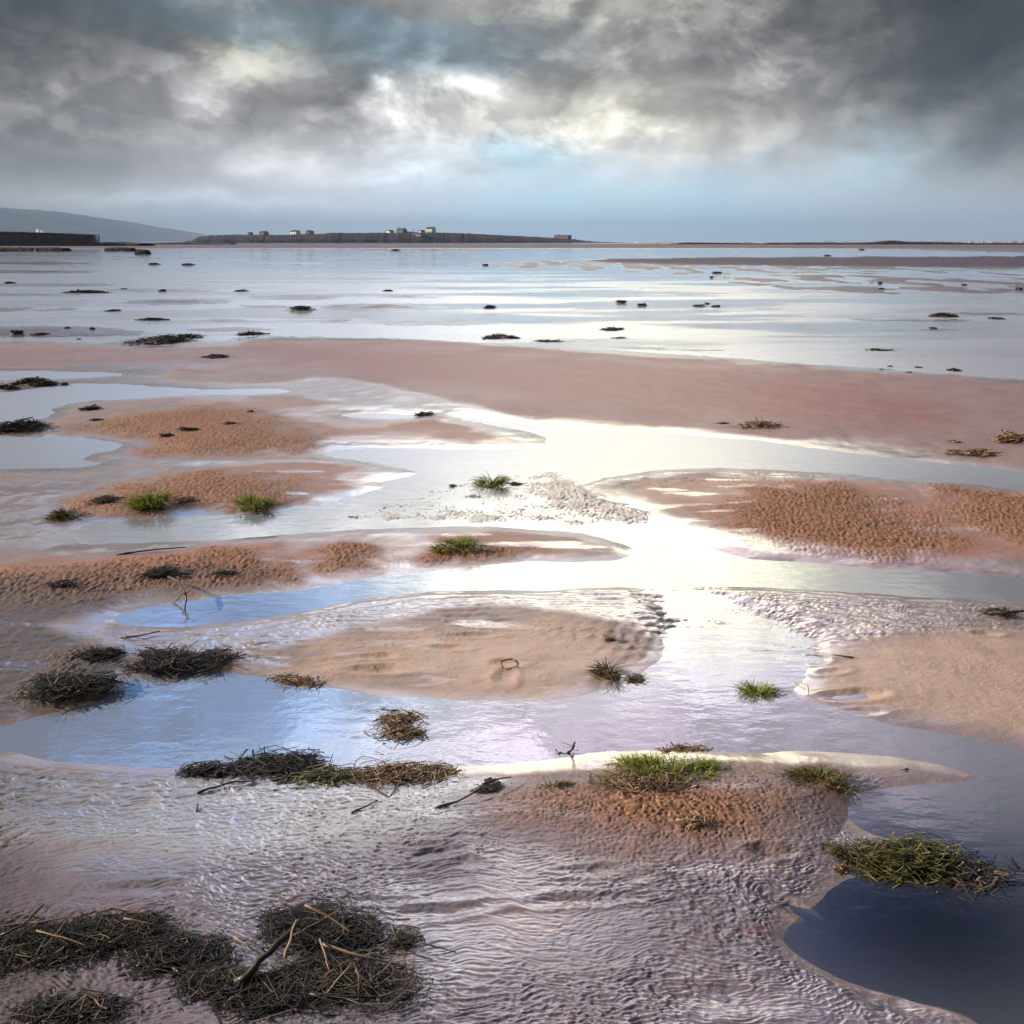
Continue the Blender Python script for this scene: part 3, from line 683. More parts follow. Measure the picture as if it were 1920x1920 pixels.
cl('straw_litter', 738, 1362, 128, 62, .075, 'tangle', 'tangle of orange straw rising from the lower pool', 'dead grass', ST, n=430, mat='straw', mound=.3, stem='stems', up=1.6)
cl('weed_clump', 705, 1321, 95, 18, .012, 'tangle', 'dark weed strands floating behind the orange straw tangle', 'weed', WD, n=130, mound=0, stem='strands')
cl('weed_clump', 790, 1330, 50, 12, .01, 'tangle', 'thin dark strands floating right of the orange straw tangle', 'weed', WD, n=30, mound=0, stem='strands')
cl('straw_litter', 560, 1279, 112, 20, .022, 'tangle', 'long row of tan straw along the upper shore of the lower pool', 'dead grass', ST, n=170, mat='straw', mound=.4, mudm=MUDS, stem='stems', rot=-.35)
cl('weed_clump', 348, 1243, 165, 40, 0.036, 'tangle', 'wide dark weed clump on the top shore of the blue pool', 'weed', WD, n=620, mound=.5, stem='strands')
cl('weed_clump', 180, 1238, 85, 26, 0.043199999999999995, 'tangle', 'dark weed clump left of the small puddle above the blue pool', 'weed', WD, n=330, mound=.6, stem='strands')
cl('weed_clump', 128, 1302, 150, 42, 0.043199999999999995, 'tangle', 'shaggy dark weed clump at the left end of the blue pool', 'weed', WD, n=560, mound=.5, stem='strands')
cl('weed_clump', 388, 1452, 95, 26, .04, 'tangle', 'compact dark weed clump at the lower shore of the blue pool', 'weed', WD, n=330, mound=.5, stem='strands')
cl('weed_clump', 520, 1440, 185, 52, .04, 'tangle', 'spreading black weed half floating in the blue pool by the lower shore', 'weed', WD, n=700, mound=.2, stem='strands')
cl('straw_litter', 610, 1466, 150, 24, .028, 'tangle', 'short grassy stubble on the shore right of the black floating weed', 'dead grass', ST, n=330, mat='olive', mound=.35, mudm=MUDS, stem='stems')
cl('straw_litter', 745, 1460, 165, 38, .04, 'tangle', 'wide heap of tan stalks on the near shore below the straw tangle', 'dead grass', ST, n=560, mat='straw', mound=.4, mudm=MUDS, stem='stems')
cl('weed_clump', 730, 1425, 110, 12, .006, 'tangle', 'faint bluish strands under the water below the straw tangle', 'weed', WD, n=50, mound=0, stem='strands')
cl('weed_clump', 1070, 1409, 72, 14, .015, 'tangle', 'flat dark star of twigs lying in the shallow pink water', 'weed', WD, n=34, mound=0, stem='strands', thick=1.3)
cl('weed_clump', 922, 1488, 66, 30, .035, 'tangle', 'dark knot of weed where a long stick meets the brown bank', 'weed', WD, n=220, mound=.4, stem='strands')
cl('grass_tuft', 1040, 1490, 58, 18, .03, 'grass', 'small dark green tuft at the left end of the near brown bank', 'grass tuft', GT, n=140, mat='olive', mound=.3, mudm=MUDB)
cl('straw_litter', 1272, 1407, 88, 12, .018, 'tangle', 'yellow straw on the cream spit behind the bright green tuft', 'dead grass', ST, n=140, mat='straw', mound=.3, mudm=MUDS, stem='stems')
cl('grass_tuft', 1612, 1608, 120, 40, .05, 'grass', 'leftmost dark olive tuft of the mat above the deep navy pool', 'grass tuft', GT, n=430, mat='olive', mound=.4)
cl('grass_tuft', 1712, 1614, 180, 50, .07, 'tangle', 'thick matted olive tuft in the middle above the deep navy pool', 'grass tuft', GT, n=760, mat='olive', mound=.35, up=1.3)
cl('weed_clump', 1820, 1642, 160, 76, .05, 'tangle', 'blue-grey tangle of stalks trailing right into the navy pool', 'weed', WD, n=700, mound=.25, stem='strands', mat='drift', up=1.4, rot=-.25)
cl('weed_clump', 1578, 1634, 34, 16, .03, 'tangle', 'small yellow-brown knot at the corner of the navy pool', 'weed', WD, n=80, mat='straw', mound=.6, stem='strands')
cl('weed_clump', 1300, 1566, 66, 20, .02, 'tangle', 'flattened rust-brown clod of leaves on the pimpled brown bank', 'clod', WD, n=50, mat='straw', mound=.9, mudm=MUDB, stem='strands')
cl('grass_tuft', 862, 1036, 92, 20, .09, 'grass', 'green grass tuft crowning the small round brown mound', 'grass tuft', GT, n=360, mound=.5, mudm=MUDB)
cl('grass_tuft', 290, 955, 74, 18, .14, 'grass', 'tall green grass tuft at the waterline, middle of the domed brown mound', 'grass tuft', GT, n=360, mound=.4)
cl('grass_tuft', 472, 956, 62, 14, .13, 'grass', 'dark green grass tuft at the right waterline of the domed brown mound', 'grass tuft', GT, n=300, mound=.4)
cl('grass_tuft', 126, 972, 54, 14, .08, 'grass', 'low mossy tuft at the left tip of the domed brown mound', 'grass tuft', GT, n=230, mat='olive', mound=.5)
cl('weed_clump', 200, 946, 56, 14, .045, 'tangle', 'dark weed scrap between the mossy and the tall tuft', 'weed', WD, n=90, mound=.4, stem='strands')
cl('weed_clump', 345, 945, 60, 10, .03, 'tangle', 'brown litter just right of the tall green tuft', 'weed', WD, n=60, mat='straw', mound=.4, stem='strands', mudm=MUDB)
cl('grass_tuft', 922, 912, 50, 12, .13, 'grass', 'green and brown tuft in the stony shallows of the middle channel', 'grass tuft', GT, n=260, mound=.5)
cl('weed_clump', 968, 908, 34, 6, .02, 'tangle', 'short dark scraps trailing right of the tuft in the stony shallows', 'weed', WD, n=26, mound=0, stem='strands')
cl('grass_tuft', 890, 931, 46, 8, .03, 'grass', 'flat green patch just below the tuft in the stony shallows', 'grass tuft', GT, n=110, mound=.3)
cl('weed_clump', 848, 912, 16, 6, .05, 'tangle', 'tiny dark speck of weed left of the tuft in the stony shallows', 'weed', WD, n=26, stem='strands')
cl('weed_clump', 660, 970, 24, 6, .03, 'tangle', 'tiny dark scrap at the left tip of the stony shallows', 'weed', WD, n=30, stem='strands')
cl('weed_clump', 320, 1088, 78, 16, .06, 'tangle', 'black weed at the waterline behind the forked twig', 'weed', WD, n=230, mound=.4, stem='strands')
cl('weed_clump', 426, 1086, 56, 10, .035, 'tangle', 'thin dark weed right of the forked twig', 'weed', WD, n=90, mound=.3, stem='strands')
cl('weed_clump', 118, 1108, 66, 10, .03, 'tangle', 'low dark weed on the brown left bank', 'weed', WD, n=80, mound=.3, stem='strands')
cl('weed_clump', 46, 806, 92, 12, .17, 'tangle', 'bushy dark clump above the left pool with its reflection below', 'weed', WD, n=360, mound=.45, stem='strands', up=1.4)
cl('weed_clump', 168, 771, 42, 4, .06, 'tangle', 'short dark clump left of the far brown mound', 'weed', WD, n=70, stem='strands')
cl('weed_clump', 182, 793, 30, 3, .03, 'tangle', 'flat dark scrap on the left flank of the far brown mound', 'weed', WD, n=36, stem='strands')
cl('weed_clump', 470, 776, 16, 3, .03, 'tangle', 'tiny dark scrap on the right of the far brown mound', 'weed', WD, n=26, stem='strands')
cl('weed_clump', 355, 813, 40, 4, .04, 'tangle', 'brown scrap on the front of the far brown mound', 'weed', WD, n=56, stem='strands', mudm=MUDB)
cl('weed_clump', 312, 823, 28, 4, .05, 'tangle', 'dark lump low on the front of the far brown mound', 'weed', WD, n=50, stem='strands')
cl('weed_clump', 430, 802, 34, 3, .03, 'tangle', 'pale-edged scrap in the middle of the far brown mound', 'weed', WD, n=36, mat='straw', stem='strands')
cl('weed_clump', 66, 722, 66, 6, .14, 'tangle', 'low dome of weed in the water above the upper left channel', 'weed', WD, n=220, mound=.7, stem='strands')
cl('weed_clump', 10, 730, 44, 4, .08, 'tangle', 'dark weed patch cut by the left edge of the picture', 'weed', WD, n=80, mound=.6, stem='strands')
cl('weed_clump', 121, 722, 14, 3, .10, 'tangle', 'tiny upright weed just right of the low dome of weed', 'weed', WD, n=34, stem='strands')
cl('weed_clump', 406, 673, 44, 5, .10, 'tangle', 'weed clump alone on the upper left of the long pink bar', 'weed', WD, n=120, mound=.5, stem='strands')
cl('weed_clump', 305, 641, 96, 14, .26, 'tangle', 'largest weed-topped hummock of the far left shallows', 'weed', WD, n=420, mound=.6, stem='strands', mudm=MUDB)
cl('weed_clump', 358, 632, 56, 6, .20, 'tangle', 'weedy hummock touching the right of the largest far hummock', 'weed', WD, n=220, mound=.6, stem='strands')
cl('weed_clump', 475, 627, 64, 5, .16, 'tangle', 'long low weed hummock right of the largest far hummock', 'weed', WD, n=220, mound=.6, stem='strands', mudm=MUDB)
cl('weed_clump', 942, 633, 68, 9, .20, 'tangle', 'brown weed-topped hummock at the top edge of the long pink bar', 'weed', WD, n=300, mound=.65, stem='strands', mudm=MUDB)
cl('weed_clump', 1026, 640, 52, 3, .06, 'tangle', 'thin line of weed right of the brown hummock by the pink bar', 'weed', WD, n=80, mound=.3, stem='strands')
cl('weed_clump', 1147, 618, 40, 6, .20, 'tangle', 'dark hummock in the bright far water right of centre', 'weed', WD, n=180, mound=.6, stem='strands')
cl('weed_clump', 1162, 634, 36, 3, .12, 'tangle', 'smaller pale-based lump just below the dark hummock right of centre', 'weed', WD, n=80, mound=.4, stem='strands', mudm=MUDB)
cl('weed_clump', 1652, 657, 58, 4, .11, 'tangle', 'string of dark weed in the far water at right', 'weed', WD, n=110, mound=.35, stem='strands')
cl('weed_clump', 1771, 594, 42, 5, .30, 'tangle', 'pointed dark hummock in the far water near the right side', 'weed', WD, n=180, mound=.7, stem='strands')
cl('weed_clump', 1868, 598, 30, 3, .16, 'tangle', 'low dark lump right of the pointed far hummock', 'weed', WD, n=80, mound=.6, stem='strands')
cl('weed_clump', 1790, 695, 28, 4, .13, 'tangle', 'dark tuft of weed at the upper right edge of the pink bar', 'weed', WD, n=90, mound=.6, stem='strands')
cl('weed_clump', 1722, 689, 16, 3, .09, 'tangle', 'small weed lump second from the right along the pink bar top', 'weed', WD, n=44, mound=.5, stem='strands')
cl('weed_clump', 1668, 687, 12, 3, .09, 'tangle', 'small weed speck third from the right along the pink bar top', 'weed', WD, n=34, mound=.5, stem='strands')
cl('weed_clump', 1652, 694, 10, 2, .05, 'tangle', 'tiniest weed speck at the pink bar top on the right', 'weed', WD, n=20, stem='strands')
cl('straw_litter', 1427, 804, 76, 10, .12, 'tangle', 'orange dead plant on the right part of the long pink bar', 'dead grass', ST, n=120, mat='straw', mound=.15, stem='stems', mudm=MUDS, up=1.8)
cl('straw_litter', 1356, 798, 30, 2, .03, 'tangle', 'thin brown scrap left of the orange dead plant', 'dead grass', ST, n=22, mat='weed', mound=.2, stem='stems', mudm=MUDS)
cl('straw_litter', 1898, 832, 66, 10, .17, 'tangle', 'bushy tan dead grass at the right edge above the creek', 'dead grass', ST, n=230, mat='straw', mound=.3, stem='stems', up=1.8)
cl('straw_litter', 1828, 856, 90, 9, .08, 'tangle', 'low tan litter left of the bushy dead grass at the right edge', 'dead grass', ST, n=160, mat='straw', mound=.25, stem='stems')
cl('straw_litter', 1790, 834, 24, 2, .04, 'tangle', 'tiny tan scrap above the low litter near the right edge', 'dead grass', ST, n=26, mat='straw', stem='stems')
cl('weed_clump', 1876, 1156, 84, 8, .045, 'tangle', 'dark thorny twigs at the right edge by the rippled wet sand', 'weed', WD, n=60, mat='drift', mound=0, stem='strands')
cl('weed_clump', 797, 779, 48, 3, .07, 'tangle', 'twiggy scrap at the right end of the small streak of water', 'weed', WD, n=50, mound=.2, stem='strands')
for (u, v, w_, h_, lb) in [(564, 581, 50, .34, 'brown flat-topped hummock in the far shallows left of centre'), (160, 549, 84, .36, 'wide dark hummock low in the far left shallows'), (287, 600, 60, .17, 'oval dark weed patch in bright water at the far left'),
        (213, 583, 28, .13, 'small dark scrap above the oval weed patch'), (453, 546, 28, .20, 'small dark mound alone in the far water left of centre'), (728, 546, 22, .18, 'small dark mound alone in the far water near centre'),
        (305, 546, 14, .15, 'tiny dark speck between two larger far left hummocks'), (232, 542, 12, .14, 'tiny dark speck right of the wide dark hummock'), (32, 627, 24, .16, 'round dark lump near the left edge in the shallows'),
        (76, 628, 26, .06, 'flat dark streak right of the round lump near the left edge'), (173, 619, 10, .10, 'dark speck left of the largest far hummock'), (148, 636, 9, .07, 'lone dark speck on wet sand left of the largest hummock'),
        (126, 618, 12, .07, 'tiny dark dash left of centre in the left shallows'), (918, 578, 24, .20, 'small dark mound at the centre of the bright far water'), (1165, 568, 22, .24, 'left one of a pair of dark lumps in the far water'),
        (1204, 573, 20, .18, 'right one of a pair of dark lumps in the far water'), (1311, 574, 24, .14, 'left flat lump of three at the head of a mud streak'), (1342, 575, 16, .14, 'right flat lump at the head of a long mud streak'),
        (1326, 570, 10, .12, 'smallest lump of three at the head of a mud streak'), (288, 496, 22, .42, 'left dark lump of the two nearest the far left shore'), (352, 497, 24, .45, 'right dark lump of the two nearest the far left shore'),
        (742, 470, 20, .9, 'thin dark dash on the water under the island'), (911, 498, 12, .4, 'tiny dark lump on the streaked water below the island'), (18, 531, 14, .26, 'tiny dark lump at the left edge far out'),
        (1345, 513, 22, .35, 'flat dark lump on the streaky mud right of centre'), (1334, 521, 8, .25, 'speck just below the flat lump on the streaky mud'), (1615, 469, 12, .8, 'distant dark speck below the rock ledge'),
        (1650, 532, 8, .3, 'dark speck on rippled water right of centre'), (1652, 543, 10, .2, 'lower dark speck on rippled water right of centre'), (1910, 544, 14, .3, 'dark lump on rippled water at the right edge'), (1808, 535, 10, .2, 'tiny lump on rippled water near the right edge'),
        (1550, 480, 16, .5, 'dark dash on the purple mud bank far right'), (1750, 616, 14, .08, 'flat scrap below the pointed far hummock'), (1705, 700, 10, .05, 'speck on the sand just above the pink bar at right')]:
    cl('weed_clump', u, v, w_, 3 if v > 560 else 1.6, h_, 'tangle', lb, 'weed', 'small far weed clumps', n=int(30 + w_ * 1.6), mound=.75, stem='strands', mudm=MUDB if 'brown' in lb else MUD, up=.6)

# ---------------- the strand line heaps at the bottom
HP = 'strandline heaps in the foreground'
for k, (u, v, w_, d_, h_, n_, lb) in enumerate([
        (70, 1790, 200, 95, .045, 900, 'leftmost end of the dark weed arc in the near corner'), (215, 1765, 190, 66, .045, 800, 'crest of the dark weed arc at bottom left'),
        (330, 1800, 170, 80, .045, 800, 'middle slope of the dark weed arc between crest and log'), (415, 1850, 150, 90, .04, 700, 'lower right end of the dark weed arc beside the dark log'),
        (605, 1760, 165, 95, .07, 700, 'tallest heap of black stems, at the head of the dark log'), (640, 1848, 190, 80, .05, 800, 'wide stem heap right of the dark log near the bottom'),
        (520, 1890, 160, 55, .03, 450, 'thin litter below the dark log at the bottom edge'), (150, 1915, 190, 44, .04, 520, 'dark weed clump cut by the bottom edge on the left'),
        (758, 1780, 52, 40, .05, 110, 'little spiky cluster right of the tallest stem heap')]):
    cl('weed_heap', u, v, w_, d_, h_, 'tangle', lb, 'weed heap', HP, n=int(n_ * .60), mound=.26, stem='stems', mat='weed' if k not in (5,) else 'drift', blen=.95 if k < 4 or k == 7 else 1.8, up=.55, thick=.7)
RS = 'loose reed stalks and sticks'
for pts, r, lb, mt, tn in [
        ([(443, 1862, .0), (490, 1818, .03), (540, 1770, .05), (562, 1742, .06)], .011, 'thick dark log slanting up through the stem heap', 'drift', .05),
        ([(536, 1812, .05), (546, 1774, .06), (557, 1740, .075)], .006, 'thick pale stalk standing out on the tallest heap', 'straw', .75),
        ([(573, 1714, .06), (610, 1730, .05), (672, 1770, .02)], .005, 'pale bent stalk along the right of the tallest heap', 'straw', .6),
        ([(605, 1786, .04), (680, 1808, .03), (762, 1829, .0)], .005, 'long tan stalk pointing right out of the wide heap', 'straw', .7),
        ([(578, 1880, .01), (680, 1884, .01), (776, 1888, 0)], .0035, 'long dark stalk lying flat below the wide heap', 'drift', .3),
        ([(440, 1772, .02), (465, 1788, .02), (489, 1803, 0)], .004, 'short pale stalk just above the dark log', 'straw', .6),
        ([(659, 1825, .05), (632, 1852, .04), (612, 1880, .01)], .0035, 'pale stalk leaning down left in the wide heap', 'straw', .7),
        ([(667, 1834, .05), (690, 1856, .03), (714, 1882, 0)], .003, 'thin pale stalk leaning down right in the wide heap', 'straw', .6),
        ([(600, 1775, .05), (612, 1810, .04), (620, 1838, .03)], .0035, 'pale stalk crossing the gap between the two stem heaps', 'straw', .55),
        ([(0, 1770, .03), (45, 1752, .04), (86, 1712, .06)], .004, 'thin dark stalk rising from the left of the weed arc', 'drift', .2),
        ([(70, 1758, .05), (120, 1773, .05), (172, 1793, .04)], .0035, 'pale stalk lying over the left of the weed arc', 'straw', .45),
        ([(235, 1738, .05), (290, 1748, .04), (330, 1760, .02)], .0035, 'pale stalk along the crest of the weed arc', 'straw', .5),
        ([(736, 1750, .05), (748, 1780, .03), (765, 1800, 0)], .005, 'blue-grey stalk upright in the little spiky cluster', 'drift', .8),
        ([(784, 1781, .01), (820, 1790, .01), (856, 1800, 0)], .0025, 'thin stalk lying right of the spiky cluster', 'drift', .5),
        ([(764, 1800, .01), (790, 1808, .01), (812, 1815, 0)], .0025, 'thin short stalk below the spiky cluster', 'drift', .4),
        ([(370, 1498, 0), (405, 1484, .01), (442, 1472, .01), (478, 1472, 0)], .0045, 'bent dark stick on pale wet sand below the compact weed', 'drift', .12),
        ([(815, 1525, 0), (860, 1512, .01), (905, 1490, .03)], .0045, 'long dark stick running from the knot of weed', 'drift', .12),
        ([(905, 1484, .03), (930, 1472, .03), (958, 1466, .02)], .004, 'dark stick pointing right over the cream spit', 'drift', .15),
        ([(660, 1535, 0), (690, 1520, .005), (708, 1510, 0)], .0035, 'short dark stick half sunk in pale ripples', 'drift', .12),
        ([(370, 1532, 0), (372, 1515, .01)], .003, 'tiny upright twig in the pale ripples', 'drift', .2),
        ([(455, 1214, 0), (480, 1218, .01), (506, 1212, .005)], .005, 'curved straw lying above the tan straw row', 'straw', .5),
        ([(228, 1203, 0), (262, 1200, .01), (300, 1190, .01)], .005, 'thin dark stick on the pale flow above the dark clumps', 'drift', .15),
        ([(164, 1118, 0), (195, 1106, .02)], .006, 'short pale stick on the dark left bank', 'drift', .7),
        ([(218, 1045, 0), (290, 1035, .01), (350, 1030, .01)], .006, 'dark stick along the top of the long left bank', 'drift', .15),
        ([(1600, 1238, 0), (1560, 1232, .005)], .005, 'short brown twig on the right-hand sandbank', 'drift', .4),
        ([(1478, 1268, .0), (1486, 1278, 0), (1510, 1284, .01)], .003, 'pale twig by the water right of the lone tuft', 'straw', .9),
        ([(1516, 1300, 0), (1514, 1284, .03)], .003, 'thin upright twig right of the lone tuft', 'straw', .4),
        ([(960, 1245, .0), (938, 1250, .02), (944, 1262, 0)], .006, 'curled brown leaf in the middle of the tan sandbank', 'straw', .4),
        ([(1700, 1445, .0), (1690, 1448, .004)], .003, 'tiny stalk on the pink shallows', 'drift', .3),
        ([(640, 1453, .0), (637, 1440, .02)], .004, 'small upright peg of wood at the pool edge', 'drift', .3)]:
    stick('reed_stalk' if mt == 'straw' else 'stick', pts, r, lb, 'stalk' if mt == 'straw' else 'stick', mt, tint=tn * .72, group=RS)
stick('forked_twig', [(318, 1093, .03), (335, 1098, .05), (348, 1115, .06), (347, 1146, .0)], .008, 'forked black twig hanging over the narrow blue channel', 'twig', 'drift', tint=.02,
      twigs=[(348, 1112, .06, 330, 1130, .05), (347, 1125, .03, 360, 1108, .07), (335, 1098, .05, 352, 1085, .09)])
stick('driftwood_twig', [(1062, 1412, 0), (1072, 1406, .01), (1078, 1394, .05)], .006, 'short black peg standing in the star of twigs', 'twig', 'drift', tint=.02)
stick('driftwood_twig', [(1850, 1157, 0), (1885, 1155, .02), (1930, 1153, .02)], .008, 'dark stick leaving the picture at the right edge', 'twig', 'drift', tint=.05, twigs=[(1880, 1156, .02, 1878, 1143, .07), (1890, 1156, .02, 1900, 1146, .05)])

# ================================================================== the far side
def wpt(u, v, dist):
    """point at a given forward distance seen at a picture position"""
    d = ray(u, v); t = dist / d[1]; return d[0] * t, dist, HC + d[2] * t
def rock_mat(nm, c1, c2, s_):
    return mud_mat(nm, c1, c2, s_)
ISL = 1000.0
rock_i = mud_mat('island_rock', (.045, .035, .045), (.14, .09, .08), .09)
grass_i = mud_mat('island_turf', (.035, .045, .03), (.085, .095, .045), .05)
# island: a low sandstone slab with turf on top
prof = [(300, 455), (345, 453.6), (361, 449), (372, 443.5), (395, 441.2), (430, 440.2), (470, 440.0), (520, 440.6), (560, 439.6), (600, 438.6), (625, 436.0), (650, 437.0), (700, 436.4), (735, 436.5), (800, 435.6), (830, 436.2), (880, 437.8), (925, 440.0), (960, 441.8), (1000, 443.6), (1035, 445.5), (1075, 448.5), (1100, 451.6), (1130, 453.8), (1190, 454.9)]
us = np.arange(296, 1194, 1.5); top = np.interp(us, [p[0] for p in prof], [p[1] for p in prof]) - 2.0 * np.abs(fbm(us * .07, us * 0 + 3, 5, 4)) - 1.5 * (fbm(us * .5, us * 0, 6, 3))
nd = 26; deps = np.concatenate([np.linspace(0, 14, 12), np.linspace(20, 160, nd - 12)])
IX = np.zeros((nd, len(us))); IY = IX.copy(); IZ = IX.copy()
for j, dd in enumerate(deps):
    for i, u in enumerate(us):
        x, y, zz = wpt(u, top[i], ISL + 14); e = min(i, len(us) - 1 - i) / 60.0
        hz = zz + .3; sh = min(1, (dd / 14)) ** .55 if dd < 14 else max(0, 1 - max(0, (dd - 60) / 100) ** 2)
        cliff = pn(np.array([u * .11]), np.array([dd * .25]), 8)[0] * .9 * (1 - abs(sh - .5))
        IX[j, i] = x + cliff; IY[j, i] = ISL + dd + 1.6 * float(fbm(np.array([u * .037]), np.array([0.3]), 12, 4)[0]); IZ[j, i] = -.5 + max(0, hz) * sh
ime = grid_mesh('island', IX, IY, IZ)
im_, nt, bs = new_mat('island_ground')
g_ = nt.nodes.new('ShaderNodeNewGeometry'); sp = nt.nodes.new('ShaderNodeSeparateXYZ'); nt.links.new(g_.outputs['Position'], sp.inputs[0])
zz = E(nt, sp.outputs[2]); xx = E(nt, sp.outputs[0])
n1 = noise(nt, comb(nt, xx * .06, zz * .35, E(nt, sp.outputs[1]) * .05), 1.0, 5, .65); n2 = noise(nt, comb(nt, xx * .25, zz * .8), 1.0, 4, .6)
c_ = mixc(nt, (.018, .017, .035), (.045, .035, .05), n1.step(.42, .62)); c_ = mixc(nt, c_, (.16, .11, .12), n2.step(.60, .70) * .6)
c_ = mixc(nt, c_, (.03, .038, .032), (zz + (n1 - .5) * 6.0).step(5.6, 7.2)); nt.links.new(c_.o, bs.inputs['Base Color']); bs.inputs['Roughness'].default_value = .9
ime.materials.append(im_)
io = bpy.data.objects.new('island', ime); col.objects.link(io); io['kind'] = 'structure'; io['label'] = 'low rocky island with turf top on the horizon'

def solid_mat(nm, c, ro_=.8):
    m_, nt, bs = new_mat(nm); g_ = nt.nodes.new('ShaderNodeNewGeometry'); n_ = noise(nt, g_.outputs['Position'], 1.2, 4, .6)
    v_ = mixc(nt, tuple(k * .8 for k in c), tuple(min(.95, k * 1.15) for k in c), n_); nt.links.new(v_.o, bs.inputs['Base Color']); bs.inputs['Roughness'].default_value = ro_
    return m_
WHT = solid_mat('white_render', (.80, .79, .76)); STO = solid_mat('grey_stone', (.20, .18, .18)); SLA = solid_mat('slate', (.05, .055, .065)); GLS = solid_mat('dark_glass', (.02, .025, .03), .2); BRK = solid_mat('dull_stone', (.15, .12, .13))
def box_v(x0, x1, y0, y1, z0, z1):
    v = [(x, y, q) for q in (z0, z1) for y in (y0, y1) for x in (x0, x1)]
    return v, [(2, 3, 1, 0), (5, 7, 6, 4), (1, 5, 4, 0), (6, 7, 3, 2), (4, 6, 2, 0), (3, 7, 5, 1)]
def house(u, v, wpx, hpx, label, wallm=WHT, dist=ISL + 20, roof=.42, chim=(.15,), dep=6.0, wins=2, door=True, cat='house', ridge='x', group='houses on the island'):
    hpx *= 1.3; wpx *= 1.1
    x, y, zt = wpt(u, v - hpx, dist); _, _, z0 = wpt(u, v, dist); w_ = wpx * dist / F / 2; z0 -= 1.2
    H = zt - z0; hw = H * (1 - roof * .6)
    e = empty('house', (x, y, z0), label, cat, group); e.rotation_euler.z = R(-38)
    vs, fs = box_v(-w_, w_, 0, dep, 0, hw)
    if ridge == 'x':   # gables at the sides
        vs += [(-w_, dep / 2, H - .1), (w_, dep / 2, H - .1)]; fs = fs + [(4, 6, 8), (5, 9, 7)]
        rv = [(-w_ - .3, -.35, hw - .15), (w_ + .3, -.35, hw - .15), (w_ + .3, dep / 2, H), (-w_ - .3, dep / 2, H), (-w_ - .3, dep + .35, hw - .15), (w_ + .3, dep + .35, hw - .15)]
    else:
        vs += [(0, 0, H - .1), (0, dep, H - .1)]; fs = fs + [(4, 5, 8), (6, 9, 7)]
        rv = [(-w_ - .35, -.3, hw - .15), (-w_ - .35, dep + .3, hw - .15), (0, dep + .3, H), (0, -.3, H), (w_ + .35, -.3, hw - .15), (w_ + .35, dep + .3, hw - .15)]
    obj('wall', vs, fs, wallm, e)
    rv2 = rv + [(a, b, c + .22) for a, b, c in rv]
    ro_ = obj('roof', rv2, [(0, 1, 2, 3), (3, 2, 5, 4), (9, 8, 7, 6), (10, 11, 8, 9), (0, 6, 7, 1), (4, 5, 11, 10), (0, 3, 9, 6), (3, 4, 10, 9), (1, 7, 8, 2), (2, 8, 11, 5)], SLA, e)
    for c in chim:
        cx_ = -w_ + 2 * w_ * c; vv, ff = box_v(cx_ - .45, cx_ + .45, dep / 2 - .45, dep / 2 + .45, H - .6, H + 1.1); obj('chimney', vv, ff, wallm, ro_)
    for k in range(wins):
        cx_ = -w_ + 2 * w_ * (k + .5) / wins; vv, ff = box_v(cx_ - .45, cx_ + .45, -.06, .1, hw * .45, hw * .78); obj('window', vv, ff, GLS, e)
    if door and wins > 1: vv, ff = box_v(-.45, .45, -.06, .1, .0, min(2.1, hw * .7)); obj('door', vv, ff, SLA, e)
    return e
house(549, 440.5, 14, 7, 'white cottage with dark roof, left of the pair on the island', chim=(.08, .92))
house(576, 440, 10, 6, 'dark stone cottage right of the white cottage on the island', wallm=STO, chim=(.15,))
house(466, 440.5, 6, 4, 'smallest dark hut at the left of the island', wallm=STO, chim=(), wins=1, dep=4)
house(490, 440.5, 12, 5.5, 'low dark shed second from the left of the island', wallm=STO, chim=(), wins=2)
house(727, 440, 9, 6.5, 'white gabled boathouse at the left of the main island group', ridge='y', chim=(), wins=1, dist=ISL + 16)
house(749, 438.5, 15, 8, 'dark long house with a chimney at each end on the island', wallm=STO, chim=(.06, .94), wins=3)
house(787, 439.5, 5, 6, 'narrow white house right of the mast on the island', ridge='y', chim=(), wins=1, dist=ISL + 16)
house(804, 438.5, 13, 10, 'tall white house with dark hipped roof on the island top', chim=(.3,), wins=3)
house(790, 443.5, 8, 3, 'low white hut below the tall white house', chim=(), wins=1, dist=ISL + 9, dep=4)
house(762, 441.2, 62, 2.6, 'long low stone range joining the main houses on the island', wallm=STO, chim=(.2, .6), wins=8, dist=ISL + 15, dep=4, roof=.3)
house(764, 440.5, 10, 4.5, 'low grey outbuilding between the dark long house and the mast', wallm=STO, chim=(), wins=2)
house(742, 443.5, 8, 3, 'pale hut on the cliff edge below the dark long house', chim=(), wins=1, dist=ISL + 9, dep=4)
house(1052, 448.2, 28, 5.5, 'long flat ruin at the right end of the island', wallm=BRK, roof=.1, chim=(.25,), wins=4, cat='ruin', door=False)
# mast
x, y, z1 = wpt(775, 429.5, ISL + 20); z0 = wpt(775, 437, ISL + 20)[2]
s_ = Strands(); s_.add([(0, 0, 0), (0, 0, (z1 - z0) / 2), (0, 0, z1 - z0)], .25, .14, .1)
mo = empty('mast', (x, y, z0 - .5), 'thin mast between the dark long house and the white houses', 'mast'); obj('pole', s_.v, s_.f, MAT['drift'], mo, tint=s_.t)
vv, ff = box_v(-.5, .5, -.3, .3, z1 - z0 - .3, z1 - z0 + .5); obj('mast_head', vv, ff, SLA, mo)
